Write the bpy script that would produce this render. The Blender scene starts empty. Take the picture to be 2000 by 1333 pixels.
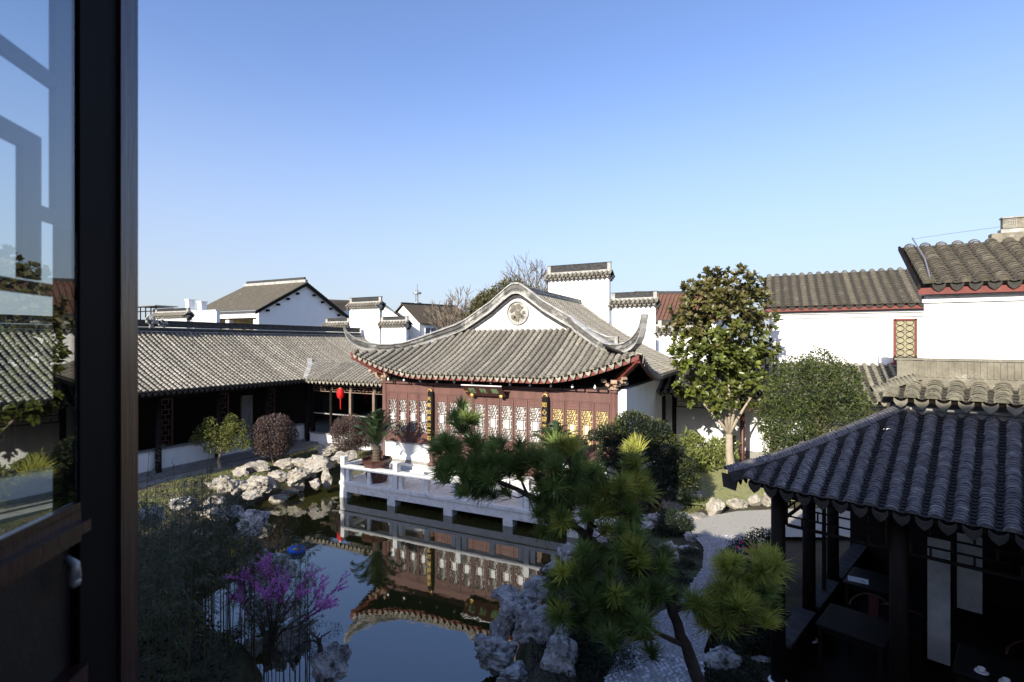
import bpy, math, random
import numpy as np
from mathutils import Vector, Matrix, noise
R = random.Random(7)
S = bpy.context.scene
COL = S.collection
rad = math.radians

# ------------------------------------------------------------------ camera, sky, sun
cd = bpy.data.cameras.new('camera'); cam = bpy.data.objects.new('camera', cd); COL.objects.link(cam)
cam.location = (0, 0, 6.05); cam.rotation_euler = (rad(90), 0, rad(26.0))
cd.lens = 18.0; cd.sensor_width = 36.0; cd.shift_y = 0.00225; cd.clip_start = 0.02; cd.clip_end = 3000
cd.dof.use_dof = True; cd.dof.focus_distance = 18.0; cd.dof.aperture_fstop = 5.6
S.camera = cam
SUN_EL, SUN_AX = 24.0, (-0.10, -0.995)          # the sun stands behind the camera, a touch to the left
w = bpy.data.worlds.new('World'); S.world = w; w.use_nodes = True
nt = w.node_tree; bg = nt.nodes['Background']
sky = nt.nodes.new('ShaderNodeTexSky'); sky.sky_type = 'NISHITA'; sky.sun_disc = False
sky.sun_elevation = rad(SUN_EL); sky.sun_rotation = math.atan2(SUN_AX[0], SUN_AX[1])
sky.altitude = 20; sky.air_density = 1.0; sky.dust_density = 1.2; sky.ozone_density = 3.5
tn = nt.nodes.new('ShaderNodeMix'); tn.data_type = 'RGBA'; tn.blend_type = 'MULTIPLY'; tn.inputs[0].default_value = 1.0; tn.inputs[7].default_value = (1.04, .97, 1.08, 1)
nt.links.new(sky.outputs[0], tn.inputs[6]); 
tc = nt.nodes.new('ShaderNodeTexCoord'); sx = nt.nodes.new('ShaderNodeSeparateXYZ'); nt.links.new(tc.outputs['Generated'], sx.inputs[0])
hz = nt.nodes.new('ShaderNodeMapRange'); hz.interpolation_type = 'SMOOTHSTEP'; hz.inputs[1].default_value = -.02; hz.inputs[2].default_value = .50; hz.inputs[3].default_value = .80; hz.inputs[4].default_value = 0
nt.links.new(sx.outputs[2], hz.inputs[0]); hm = nt.nodes.new('ShaderNodeMix'); hm.data_type = 'RGBA'; hm.inputs[7].default_value = (2.35, 2.65, 2.95, 1)
nt.links.new(hz.outputs[0], hm.inputs[0]); nt.links.new(tn.outputs[2], hm.inputs[6]); nt.links.new(hm.outputs[2], bg.inputs[0]); bg.inputs[1].default_value = 0.15   # pale haze low in the sky, the same all round
sl = bpy.data.lights.new('sun', 'SUN'); sl.energy = 5.0; sl.angle = rad(0.5); sl.color = (1.0, 0.93, 0.80)
so = bpy.data.objects.new('sun', sl); COL.objects.link(so)
so.rotation_euler = Vector((SUN_AX[0]*math.cos(rad(SUN_EL)), SUN_AX[1]*math.cos(rad(SUN_EL)), math.sin(rad(SUN_EL)))).to_track_quat('Z', 'Y').to_euler()
so.location = (0, -30, 30)
S.view_settings.view_transform = 'Standard'; S.view_settings.look = 'None'
S.view_settings.exposure = 0.74; S.view_settings.gamma = 1.0; S.view_settings.use_curve_mapping = False
S.render.film_transparent = False
S.cycles.max_bounces = 6; S.cycles.transparent_max_bounces = 12; S.cycles.caustics_reflective = False; S.cycles.caustics_refractive = False

# ------------------------------------------------------------------ coordinates
# x runs along the hall's front, y away from the camera, z = 0 is the pond's water
CE, SE, ZC = 0.8988, 0.4384, 6.05
def cg(X, Y): return (CE*X - SE*Y, SE*X + CE*Y)          # metres right / ahead of the viewer -> garden plan
def at(px, Y): return cg((px-1000)/1000.0*Y, Y)
def lv(px, py, z):                                        # the spot on level z seen at that place
    Y = (ZC-z)*1000.0/(py-671); return at(px, Y)
def at3(px, py, Y):
    a, b = at(px, Y); return Vector((a, b, ZC-(py-671)/1000.0*Y))

# ------------------------------------------------------------------ mesh helpers
class MB:
    def __init__(s): s.v = []; s.f = []; s.n = 0
    def add(s, V, F):
        s.v.append(np.asarray(V, dtype=float).reshape(-1, 3)); n = s.n
        s.f += [tuple(i+n for i in f) for f in F]; s.n += len(s.v[-1])
    def addm(s, V, F, M):
        M = np.array(M); s.add(np.asarray(V) @ M[:3, :3].T + M[:3, 3], F)
    def box(s, x0, x1, y0, y1, z0, z1):
        s.add([(x0,y0,z0),(x1,y0,z0),(x1,y1,z0),(x0,y1,z0),(x0,y0,z1),(x1,y0,z1),(x1,y1,z1),(x0,y1,z1)],
              [(0,3,2,1),(4,5,6,7),(0,1,5,4),(1,2,6,5),(2,3,7,6),(3,0,4,7)]); return s
    def obox(s, c, size, rz=0.0, rx=0.0, ry=0.0, bev=0.0):
        x, y, z = size[0]/2, size[1]/2, size[2]/2
        M = Matrix.Translation(c) @ Matrix.Rotation(rz, 4, 'Z') @ Matrix.Rotation(rx, 4, 'X') @ Matrix.Rotation(ry, 4, 'Y')
        if bev:
            V = []; 
            for (zz, k) in ((-z, 1), (-z+bev, 0), (z-bev, 0), (z, 1)):
                q = bev*k
                V += [(-x+q,-y+q,zz),(x-q,-y+q,zz),(x-q,y-q,zz),(-x+q,y-q,zz)]
            F = [(3,2,1,0),(12,13,14,15)]
            for l in range(3):
                for i in range(4): F.append((l*4+i, l*4+(i+1)%4, l*4+4+(i+1)%4, l*4+4+i))
            s.addm(V, F, M); return s
        V = [(-x,-y,-z),(x,-y,-z),(x,y,-z),(-x,y,-z),(-x,-y,z),(x,-y,z),(x,y,z),(-x,y,z)]
        s.addm(V, [(0,3,2,1),(4,5,6,7),(0,1,5,4),(1,2,6,5),(2,3,7,6),(3,0,4,7)], M); return s
    def bar(s, p, q, wd, h=None):                         # square bar from p to q
        p = Vector(p); q = Vector(q); h = h or wd; d = q-p; L = d.length
        if L < 1e-6: return s
        d = d/L; up = Vector((0,0,1)) if abs(d.z) < .95 else Vector((0,1,0)); sd = d.cross(up).normalized(); up = sd.cross(d)
        V = [p+sd*(i*wd/2)+up*(j*h/2) for i, j in ((-1,-1),(1,-1),(1,1),(-1,1))]; V += [v+d*L for v in V]
        s.add([tuple(v) for v in V], [(0,1,2,3),(7,6,5,4),(0,4,5,1),(1,5,6,2),(2,6,7,3),(3,7,4,0)]); return s
    def tube(s, pts, rs, n=7):
        pts = [Vector(p) for p in pts]
        if not hasattr(rs, '__len__'): rs = [rs]*len(pts)
        V = []; F = []; m = len(pts); ref = Vector((0.31, 0.17, 0.93))
        for i, p in enumerate(pts):
            d = (pts[min(i+1, m-1)]-pts[max(i-1, 0)]).normalized()
            a = d.cross(ref)
            if a.length < .1: a = d.cross(Vector((1,0,0)))
            a.normalize(); b = d.cross(a)
            for k in range(n):
                t = 2*math.pi*k/n; V.append(tuple(p+(a*math.cos(t)+b*math.sin(t))*rs[i]))
        for i in range(m-1):
            for k in range(n): F.append((i*n+k, i*n+(k+1)%n, (i+1)*n+(k+1)%n, (i+1)*n+k))
        F.append(tuple(range(n))[::-1]); F.append(tuple((m-1)*n+k for k in range(n)))
        s.add(V, F); return s
    def lathe(s, c, prof, n=16, sq=None):
        V = []; F = []
        for r, z in prof:
            for k in range(n):
                t = 2*math.pi*(k+.5)/n; V.append((c[0]+r*math.cos(t), c[1]+r*math.sin(t), c[2]+z))
        for i in range(len(prof)-1):
            for k in range(n): F.append((i*n+k, i*n+(k+1)%n, (i+1)*n+(k+1)%n, (i+1)*n+k))
        F.append(tuple(range(n))[::-1]); F.append(tuple((len(prof)-1)*n+k for k in range(n)))
        s.add(V, F); return s
    def prism(s, pts, ext):                               # planar polygon of 3d points pushed along ext
        pts = [Vector(p) for p in pts]; e = Vector(ext); n = len(pts)
        V = [tuple(p) for p in pts]+[tuple(p+e) for p in pts]
        F = [tuple(range(n)), tuple(range(2*n-1, n-1, -1))]
        for i in range(n): F.append((i, i+n, (i+1) % n+n, (i+1) % n))
        s.add(V, F); return s
    def band(s, pts, h0, h1, th):                         # upright strip along a line, pushed th sideways
        n = len(pts); V = []; F = []
        for i, p in enumerate(pts):
            a = Vector(pts[max(i-1, 0)]); b = Vector(pts[min(i+1, n-1)]); d = (b-a); d.z = 0; d.normalize()
            o = Vector((-d.y, d.x, 0))*th; p = Vector(p)
            for q, h in ((p, h0), (p, h1), (p+o, h1), (p+o, h0)): V.append((q.x, q.y, q.z+h))
        for i in range(n-1):
            for k in range(4): F.append((i*4+k, i*4+(k+1) % 4, i*4+4+(k+1) % 4, i*4+4+k))
        F += [(3,2,1,0), tuple(4*(n-1)+k for k in range(4))]
        s.add(V, F); return s
    def sweep(s, pts, hs, prof):                          # prof: half profile (half width, height fraction 0 top .. -1 bottom)
        P = [(-x, z) for x, z in prof]+[(x, z) for x, z in reversed(prof)]; m = len(P); n = len(pts); V = []; F = []
        for i, p in enumerate(pts):
            a = Vector(pts[max(i-1, 0)]); b = Vector(pts[min(i+1, n-1)]); d = (b-a); d.z = 0; d.normalize()
            sd = Vector((-d.y, d.x, 0))
            for x, z in P: V.append((p[0]+sd.x*x, p[1]+sd.y*x, p[2]+z*hs[i]))
        for i in range(n-1):
            for k in range(m): F.append((i*m+k, i*m+(k+1) % m, i*m+m+(k+1) % m, i*m+m+k))
        F += [tuple(range(m))[::-1], tuple((n-1)*m+k for k in range(m))]
        s.add(V, F); return s
    def mesh(s, name, org=(0, 0, 0), smooth=False, mat=None):
        me = bpy.data.meshes.new(name)
        V = (np.concatenate(s.v) if s.v else np.zeros((0, 3)))-np.array(org)
        me.from_pydata(V.tolist(), [], s.f)
        if smooth: me.polygons.foreach_set('use_smooth', [True]*len(me.polygons))
        if mat: me.materials.append(mat)
        me.update(); return me

ORG = {}
def empty(name, loc, label, cat, group=None):
    o = bpy.data.objects.new(name, None); COL.objects.link(o); o.location = loc; o.empty_display_size = .1
    o['label'] = label; o['category'] = cat
    if group: o['group'] = group
    ORG[o] = Vector(loc); return o
def part(t, name, mb, mat, smooth=False, label=None, kind=None):
    o = bpy.data.objects.new(name, mb.mesh(name, ORG[t], smooth, mat)); COL.objects.link(o); o.parent = t
    if label: o['label'] = label
    if kind: o['kind'] = kind
    ORG[o] = ORG[t]; return o
def inst(t, name, me, M, kind=None):
    o = bpy.data.objects.new(name, me); COL.objects.link(o); o.parent = t
    o.matrix_local = Matrix.Translation(-ORG[t]) @ M; return o
def solo(name, mb, mat, label=None, cat=None, group=None, kind=None, smooth=False):
    V = np.concatenate(mb.v); lo = V.min(0); hi = V.max(0); org = ((lo[0]+hi[0])/2, (lo[1]+hi[1])/2, lo[2])
    o = bpy.data.objects.new(name, mb.mesh(name, org, smooth, mat)); COL.objects.link(o); o.location = org
    if label: o['label'] = label
    if cat: o['category'] = cat
    if group: o['group'] = group
    if kind: o['kind'] = kind
    ORG[o] = Vector(org); return o
def struct(name, mb, mat, smooth=False): return solo(name, mb, mat, kind='structure', smooth=smooth)

# ------------------------------------------------------------------ materials
def mat(name, c1, c2=None, scale=4.0, rough=.8, bump=.25, bscale=30.0, c3=None, s3=1.2, t3=.56, rnd=0.0, spec=.35,
        metal=0.0, trans=0.0, stretch=None, bdist=.02, emit=None, vor=0.0):
    m = bpy.data.materials.new(name); m.use_nodes = True; t = m.node_tree; N = t.nodes; L = t.links
    b = N['Principled BSDF']; b.inputs['Roughness'].default_value = rough; b.inputs['Metallic'].default_value = metal
    b.inputs['Specular IOR Level'].default_value = spec
    geo = N.new('ShaderNodeNewGeometry'); vec = geo.outputs['Position']
    if stretch:
        mp = N.new('ShaderNodeMapping'); mp.inputs['Scale'].default_value = stretch; L.new(vec, mp.inputs[0]); vec = mp.outputs[0]
    def nz(sc, det=4, rg=.6):
        n = N.new('ShaderNodeTexNoise'); n.inputs['Scale'].default_value = sc; n.inputs['Detail'].default_value = det
        n.inputs['Roughness'].default_value = rg; L.new(vec, n.inputs['Vector']); return n.outputs['Fac']
    def mix(f, a, c, mode='MIX'):
        x = N.new('ShaderNodeMix'); x.data_type = 'RGBA'; x.blend_type = mode
        if isinstance(f, float): x.inputs[0].default_value = f
        else: L.new(f, x.inputs[0])
        for k, q in ((6, a), (7, c)):
            if isinstance(q, tuple): x.inputs[k].default_value = (*q, 1)
            else: L.new(q, x.inputs[k])
        return x.outputs[2]
    def ramp(f, lo, hi):
        r = N.new('ShaderNodeMapRange'); r.inputs[1].default_value = lo; r.inputs[2].default_value = hi; L.new(f, r.inputs[0]); return r.outputs[0]
    c = c1
    if c2: c = mix(ramp(nz(scale), .35, .65), c1, c2)
    if c3: c = mix(ramp(nz(s3, 6, .7), t3, t3+.14), c if not isinstance(c, tuple) else c, c3)
    if vor:
        v = N.new('ShaderNodeTexVoronoi'); v.inputs['Scale'].default_value = vor; v.feature = 'DISTANCE_TO_EDGE'
        nn = N.new('ShaderNodeMix'); nn.data_type = 'VECTOR'; nn.inputs[0].default_value = .12; L.new(vec, nn.inputs[4])
        n2 = N.new('ShaderNodeTexNoise'); n2.inputs['Scale'].default_value = 3; L.new(vec, n2.inputs['Vector']); L.new(n2.outputs['Color'], nn.inputs[5])
        L.new(nn.outputs[1], v.inputs['Vector'])
        c = mix(ramp(v.outputs['Distance'], .0, .045), (c1[0]*.35, c1[1]*.34, c1[2]*.3), c)
    if rnd:
        oi = N.new('ShaderNodeObjectInfo'); q = N.new('ShaderNodeMapRange'); q.inputs[3].default_value = 1-rnd; q.inputs[4].default_value = 1+rnd
        L.new(oi.outputs['Random'], q.inputs[0]); cc = N.new('ShaderNodeCombineColor')
        for k in range(3): L.new(q.outputs[0], cc.inputs[k])
        c = mix(1.0, c, cc.outputs[0], 'MULTIPLY')
    if isinstance(c, tuple): b.inputs['Base Color'].default_value = (*c, 1)
    else: L.new(c, b.inputs['Base Color'])
    if bump:
        bp = N.new('ShaderNodeBump'); bp.inputs['Strength'].default_value = bump; bp.inputs['Distance'].default_value = bdist
        L.new(nz(bscale, 5, .65), bp.inputs['Height']); L.new(bp.outputs[0], b.inputs['Normal'])
    if trans:
        tr = N.new('ShaderNodeBsdfTranslucent'); mx = N.new('ShaderNodeMixShader'); mx.inputs[0].default_value = trans
        if isinstance(c, tuple): tr.inputs[0].default_value = (*c, 1)
        else: L.new(c, tr.inputs[0])
        L.new(b.outputs[0], mx.inputs[1]); L.new(tr.outputs[0], mx.inputs[2]); L.new(mx.outputs[0], N['Material Output'].inputs[0])
    if emit:
        b.inputs['Emission Color'].default_value = (*emit[:3], 1); b.inputs['Emission Strength'].default_value = emit[3]
    return m
m_tile = mat('roof_tile', (.30,.275,.225), (.20,.183,.145), 9, .85, .5, 60, c3=(.40,.375,.31), s3=2.2, rnd=.22)
m_tileo = mat('old_roof_tile', (.15,.13,.095), (.095,.083,.062), 8, .9, .5, 60, c3=(.22,.20,.15), s3=2.5, rnd=.25)
m_tileb = mat('blue_grey_roof_tile', (.27,.26,.265), (.15,.145,.155), 14, .75, .5, 70, c3=(.40,.39,.37), s3=6, rnd=.25)
m_tiled = mat('dark_drip_tile', (.035,.033,.03), (.06,.055,.045), 12, .8, .4, 50)
m_tilel = mat('lichened_roof_tile', (.24,.225,.17), (.16,.145,.105), 14, .85, .5, 70, c3=(.36,.34,.27), s3=5, rnd=.2)
m_pan = mat('pan_tile', (.075,.068,.055), (.045,.042,.036), 8, .9, .4, 40)  # same tile as the rows, darkened for the shade in the channels
m_brownroof = mat('brown_roof', (.15,.075,.05), (.10,.05,.035), 6, .85, .4, 30, rnd=.15)
m_mortar = mat('ridge_mortar', (.42,.41,.38), (.25,.245,.225), 3, .85, .35, 25, c3=(.11,.105,.095), s3=2.0, t3=.58)
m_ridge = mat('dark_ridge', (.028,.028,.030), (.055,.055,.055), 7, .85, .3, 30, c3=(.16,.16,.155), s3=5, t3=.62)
m_ridgel = mat('weathered_ridge', (.22,.20,.15), (.14,.125,.095), 5, .85, .4, 30, c3=(.33,.31,.25), s3=4)
m_white = mat('white_plaster', (.82,.82,.80), (.76,.76,.735), 2.0, .85, .1, 25, c3=(.56,.55,.50), s3=1.5, t3=.60, stretch=(1,1,.25))
m_white2 = mat('clean_plaster', (.82,.82,.81), (.79,.79,.775), 1.5, .85, .08, 25)
m_red = mat('red_fascia', (.17,.038,.027), (.12,.03,.022), 5, .6, .2, 30, c3=(.32,.13,.10), s3=6, t3=.6)
m_wood = mat('red_brown_wood', (.140,.066,.054), (.100,.048,.040), 4, .55, .15, 30, stretch=(1,1,.25))
m_woodl = mat('pale_bracket_wood', (.42,.33,.24), (.25,.14,.10), 18, .6, .2, 30)
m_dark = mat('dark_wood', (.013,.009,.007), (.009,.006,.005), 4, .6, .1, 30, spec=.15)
m_black = mat('black_lacquer', (.012,.011,.010), None, 4, .45, 0, spec=.15)
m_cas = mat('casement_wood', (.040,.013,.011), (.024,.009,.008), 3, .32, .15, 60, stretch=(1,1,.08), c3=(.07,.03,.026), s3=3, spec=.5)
m_stile = mat('casement_shaded_wood', (.006,.005,.005), None, 4, .7, 0, spec=.08)  # near-black copy of the casement wood; the stile's shade is in the colour
m_gold = mat('gold_leaf', (.75,.53,.15), (.55,.38,.1), 20, .35, .1, 40, metal=.5)
m_ylight = mat('pale_yellow_pane', (.78,.68,.42), None, 4, .6, 0)
m_green = mat('green_lettering', (.16,.24,.12), None, 4, .5, 0)
m_plaque = mat('plaque_maroon', (.06,.016,.012), (.045,.012,.010), 4, .4, .05, 30)
m_lat2 = mat('fretwork_wood', (.095,.045,.035), (.07,.034,.027), 5, .6, 0)
m_paper = mat('window_paper', (.56,.55,.51), (.36,.36,.35), 3, .7, 0)
m_papery = mat('yellow_window_paper', (.60,.47,.22), (.42,.33,.15), 3, .7, 0)
m_stone = mat('pale_granite', (.74,.75,.73), (.60,.61,.59), 5, .8, .25, 50, c3=(.42,.43,.39), s3=3.2, t3=.58)
m_stoneg = mat('grey_stone', (.28,.27,.25), (.20,.195,.18), 5, .85, .3, 40, c3=(.12,.115,.10), s3=2)
m_rock = mat('limestone', (.54,.525,.51), (.31,.30,.29), 4.5, .85, .9, 11, c3=(.07,.066,.06), s3=4.0, t3=.49, vor=0, bdist=.08)  # dark noise patches put cavity shade into the stone colour
m_rockw = mat('warm_limestone', (.42,.39,.335), (.27,.24,.195), 3.5, .85, .9, 11, c3=(.15,.12,.085), s3=4.0, t3=.54, bdist=.08)
m_soil = mat('soil', (.075,.06,.042), (.045,.038,.026), 3, .95, .5, 12, c3=(.07,.085,.035), s3=1.0, t3=.5)
m_lawn = mat('dry_lawn', (.36,.34,.18), (.24,.25,.11), 5, .95, .5, 40)
m_path = mat('path_bed', (.33,.31,.28), (.24,.225,.20), 12, .9, .4, 60)
m_pave = mat('paving', (.22,.21,.19), (.15,.145,.13), 4, .85, .3, 30)
m_peb = mat('pebble', (.50,.50,.52), (.30,.30,.34), 9, .6, .2, 30, rnd=.45)
m_bark = mat('bark', (.10,.075,.055), (.055,.042,.032), 14, .9, .7, 25, stretch=(1,1,.35))
m_barkp = mat('pale_bark', (.36,.31,.24), (.26,.22,.165), 8, .85, .3, 30)
m_barkd = mat('dark_bark', (.035,.026,.02), (.06,.045,.035), 14, .9, .7, 25)
def leafm(n, a, b, rnd=.2, tr=.22, rough=.5, sc=3): return mat(n, a, b, sc, rough, 0, rnd=rnd, trans=tr, spec=.4)
m_mag = leafm('magnolia_leaf', (.15,.17,.032), (.085,.11,.022), .3, .15, .35)
m_magb = leafm('magnolia_bronze_leaf', (.13,.105,.034), (.08,.085,.025), .3, .1, .4)
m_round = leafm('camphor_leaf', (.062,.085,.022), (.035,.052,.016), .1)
m_pod = leafm('podocarpus_leaf', (.020,.032,.014), (.012,.020,.009), .1, .1)
m_new = leafm('sunlit_new_leaf', (.20,.20,.03), (.13,.15,.025), .1)
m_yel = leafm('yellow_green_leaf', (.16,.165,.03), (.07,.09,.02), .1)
m_pur = leafm('purple_leaf', (.11,.065,.058), (.07,.052,.042), .1, .1)
m_need = leafm('pine_needle', (.19,.25,.06), (.10,.15,.036), .5, .15)
m_needy = leafm('pine_needle_young', (.44,.43,.08), (.25,.28,.05), .4, .15)
m_bam = leafm('bamboo_leaf', (.075,.082,.025), (.032,.040,.014), .2, .15)
m_culm = mat('bamboo_culm', (.10,.085,.035), (.05,.05,.02), 6, .5, .1, 30)
m_cyc = leafm('cycad_leaf', (.045,.07,.025), (.03,.05,.02), .15, .1, .35)
m_ivy = leafm('ivy_leaf', (.028,.042,.018), (.015,.022,.010), .1, .1)
m_grass = leafm('grass_blade', (.27,.27,.09), (.15,.18,.055), .1, .2)
m_blos = mat('violet_blossom', (.82,.36,.78), (.68,.24,.66), 9, .6, 0, trans=.25)
m_pink = mat('pink_flower', (.62,.06,.20), (.5,.04,.15), 9, .6, 0, trans=.2)
m_hea = leafm('violet_heather', (.045,.03,.07), (.03,.02,.045), .1, .1)
m_fat = leafm('fatsia_leaf', (.22,.25,.07), (.13,.16,.045), .2, .2)
m_twig = mat('bare_twig', (.17,.135,.10), (.12,.095,.07), 8, .9, 0)
m_twigo = mat('tan_twig', (.24,.15,.07), (.17,.11,.055), 8, .9, 0)
m_farroof = mat('far_brown_roof', (.075,.06,.045), (.05,.042,.032), 5, .9, .4, 30, rnd=.1)
m_tan = mat('weathered_tan_wood', (.21,.15,.11), (.15,.105,.08), 5, .7, .2, 30)
m_beige = mat('dusty_window', (.30,.27,.16), (.22,.20,.13), 6, .6, .1, 30)
m_everg = leafm('distant_evergreen', (.10,.09,.035), (.055,.055,.022), .1, .1)
m_pot = mat('brown_glazed_pot', (.085,.032,.022), (.055,.022,.016), 5, .3, .1, 20, spec=.5)
m_lant = mat('red_lantern_silk', (.75,.02,.02), None, 4, .5, 0, trans=.3)
m_blue = mat('blue_plastic', (.01,.12,.62), None, 4, .35, 0)
m_glassd = mat('dark_glass', (.02,.025,.025), None, 4, .06, 0, spec=.9)
m_blueg = mat('blue_window_glass', (.015,.025,.10), None, 4, .1, 0, spec=.8)
m_metal = mat('grey_metal', (.3,.3,.31), None, 4, .5, 0, metal=.6)
m_frame = mat('window_frame_wood', (.085,.030,.024), (.055,.02,.018), 3, .42, .12, 40, stretch=(1,1,.1), c3=(.11,.05,.045), s3=2)
m_latt = mat('lattice_wood_shaded', (.016,.011,.011), (.010,.008,.008), 3, .5, .1, 40)  # darker wood copy, with the shade on bars and panels in its colour
m_cream = mat('cup_china', (.75,.75,.73), None, 4, .2, 0)
m_note = mat('notepad_paper', (.8,.8,.82), None, 4, .7, 0)
m_rust = mat('ochre_board', (.40,.22,.06), (.3,.16,.05), 5, .6, .2, 20)
# pond water: clear film over dark green water, faint ripples
m_water = bpy.data.materials.new('pond_water'); m_water.use_nodes = True
_t = m_water.node_tree; _b = _t.nodes['Principled BSDF']
_b.inputs['Base Color'].default_value = (.030, .030, .008, 1); _b.inputs['Roughness'].default_value = .02; _b.inputs['IOR'].default_value = 2.5
_n = _t.nodes.new('ShaderNodeTexNoise'); _n.inputs['Scale'].default_value = 5; _n.inputs['Detail'].default_value = 3
_g = _t.nodes.new('ShaderNodeNewGeometry'); _t.links.new(_g.outputs['Position'], _n.inputs['Vector'])
_p = _t.nodes.new('ShaderNodeBump'); _p.inputs['Strength'].default_value = .09; _p.inputs['Distance'].default_value = .01
_t.links.new(_n.outputs['Fac'], _p.inputs['Height']); _t.links.new(_p.outputs[0], _b.inputs['Normal'])
# window pane: clear with a mirror-like film
def pane_mat(name, tint, ior):
    m = bpy.data.materials.new(name); m.use_nodes = True; t = m.node_tree; N = t.nodes
    N.remove(N['Principled BSDF'])
    tr = N.new('ShaderNodeBsdfTransparent'); tr.inputs[0].default_value = (*tint, 1)
    gl = N.new('ShaderNodeBsdfGlossy'); gl.inputs['Roughness'].default_value = .01
    fr = N.new('ShaderNodeFresnel'); gm = N.new('ShaderNodeNewGeometry'); ii = N.new('ShaderNodeMapRange'); ii.inputs[3].default_value = ior; ii.inputs[4].default_value = 1/ior
    t.links.new(gm.outputs['Backfacing'], ii.inputs[0]); t.links.new(ii.outputs[0], fr.inputs[0]); mx = N.new('ShaderNodeMixShader')
    t.links.new(fr.outputs[0], mx.inputs[0]); t.links.new(tr.outputs[0], mx.inputs[1]); t.links.new(gl.outputs[0], mx.inputs[2])
    t.links.new(mx.outputs[0], N['Material Output'].inputs[0]); return m
m_pane = pane_mat('window_pane', (.82, .86, .86), 2.2)
m_pane2 = pane_mat('corridor_pane', (.75, .82, .80), 1.6)

# ------------------------------------------------------------------ tiled roofs
def canon_cover(r, L, n=5):
    V = []; F = []
    for k in range(n+1):
        t = math.pi*k/n; c, s_ = math.cos(t), math.sin(t); V.append((r*c, 0, r*s_+.014))
    for k in range(n+1):
        t = math.pi*k/n; V.append((.86*r*math.cos(t), L, .86*r*math.sin(t)-.002))
    for k in range(n+1):
        t = math.pi*k/n; V.append(((r-.02)*math.cos(t), 0.0, (r-.02)*math.sin(t)+.014))
    m = n+1
    for k in range(n): F += [(k, k+1, m+k+1, m+k), (k+1, k, 2*m+k, 2*m+k+1)]
    return np.array(V), F
def canon_pan(w_, L, dip=.055, n=3):
    V = []; F = []; m = n+1
    for y, o in ((0, .018), (L, 0), (0, 0)):
        for k in range(m):
            x = -w_/2+w_*k/n; V.append((x, y, .045-dip*(1-(2*x/w_)**2)+o))
    for k in range(n): F += [(k, k+1, m+k+1, m+k), (k, 2*m+k, 2*m+k+1, k+1)]
    return np.array(V), F
def drip_mesh(wd, h, mt, name='eave_tile'):
    p = [(-wd/2,0,.03),(-wd*.5,0,-.25*h),(-wd*.34,0,-.62*h),(-wd*.12,0,-.86*h),(0,0,-h),(wd*.12,0,-.86*h),(wd*.34,0,-.62*h),(wd*.5,0,-.25*h),(wd/2,0,.03),(wd*.25,0,-.015),(0,0,-.03),(-wd*.25,0,-.015)]
    mb = MB(); mb.prism([(x, y-.012, z) for x, y, z in p], (0, .022, 0)); return mb.mesh(name, mat=mt)
def frame(Sf, u, d, h=.04):
    P = Sf(u, d); T = (Sf(u, d+h)-P).normalized(); Lx = (Sf(u+h, d)-Sf(u-h, d)).normalized(); Nn = Lx.cross(T).normalized()
    if Nn.z < 0: Nn = -Nn
    Lx = T.cross(Nn).normalized()
    return Matrix(((Lx.x, T.x, Nn.x, P.x), (Lx.y, T.y, Nn.y, P.y), (Lx.z, T.z, Nn.z, P.z), (0, 0, 0, 1)))
def jit(M, k):
    return M @ Matrix.Translation((R.uniform(-k, k), 0, R.uniform(-k, k)*.6)) @ Matrix.Rotation(R.uniform(-k, k)*2, 4, 'Z')
def roof(t, Sf, rows, e, r, wsp, mrow, mpan=None, mdrip=None, drip=(.2, .15), single=None, panw=None, rowname='tile_row', jk=.006, soffit=True):
    cv, cf = canon_cover(r, e*1.25); pw = panw or (wsp-r*1.25); pv, pf = canon_pan(pw, e*1.25)
    pb = MB(); dm = drip_mesh(drip[0], drip[1], mdrip or mrow); tm = None; sb = MB()
    if single:
        q = MB(); q.add(cv, cf); tm = q.mesh('roof_tile', smooth=False, mat=mrow)
    for i, (u, d0, d1) in enumerate(rows):
        rb = MB(); n = max(1, int(round((d1-d0)/e))); ee = (d1-d0)/n
        for k in range(n):
            M = jit(frame(Sf, u, d0+k*ee), jk)
            if single and i in single: inst(t, 'roof_tile', tm, M)
            else: rb.addm(cv, cf, M)
        M = frame(Sf, u, d0); V = [(0, .01, .014)]+[((r-.015)*math.cos(math.pi*k/6), .01, (r-.015)*math.sin(math.pi*k/6)+.014) for k in range(7)]
        rb.addm(V, [(0, k+1, k+2) for k in range(6)], M)
        part(t, rowname, rb, mrow)
        if i+1 < len(rows):
            u2, e0, e1 = rows[i+1]; uc = (u+u2)/2; q1 = min(d1, e1); q0 = max(d0, e0)*.5+min(d0, e0)*.5
            if q1 > q0:
                n = max(1, int(round((q1-q0)/(e*1.3)))); ee = (q1-q0)/n
                for k in range(n): pb.addm(pv, pf, frame(Sf, uc, q0+k*ee))
                Mq = frame(Sf, uc, q0) @ Matrix.Translation((0, -.035, .0)) @ Matrix.Rotation(rad(-14), 4, 'X')
                inst(t, 'eave_tile', dm, Mq)
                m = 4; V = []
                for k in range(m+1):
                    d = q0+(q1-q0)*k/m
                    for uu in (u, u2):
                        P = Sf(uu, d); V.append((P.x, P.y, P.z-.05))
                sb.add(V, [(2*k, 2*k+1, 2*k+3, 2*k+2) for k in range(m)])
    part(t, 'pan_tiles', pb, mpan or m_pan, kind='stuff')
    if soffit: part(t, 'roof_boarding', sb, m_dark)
def frange(a, b, s_):
    n = max(1, int(round((b-a)/s_))); return [a+(b-a)*(k+.5)/n for k in range(n)]
m_rmid = mat('ridge_shadow_band', (.14,.135,.125), (.07,.068,.064), 4, .85, .3, 25, c3=(.36,.35,.32), s3=1.6, t3=.52)  # dark middle band: shadow under the ridge cap put into the colour
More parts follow.
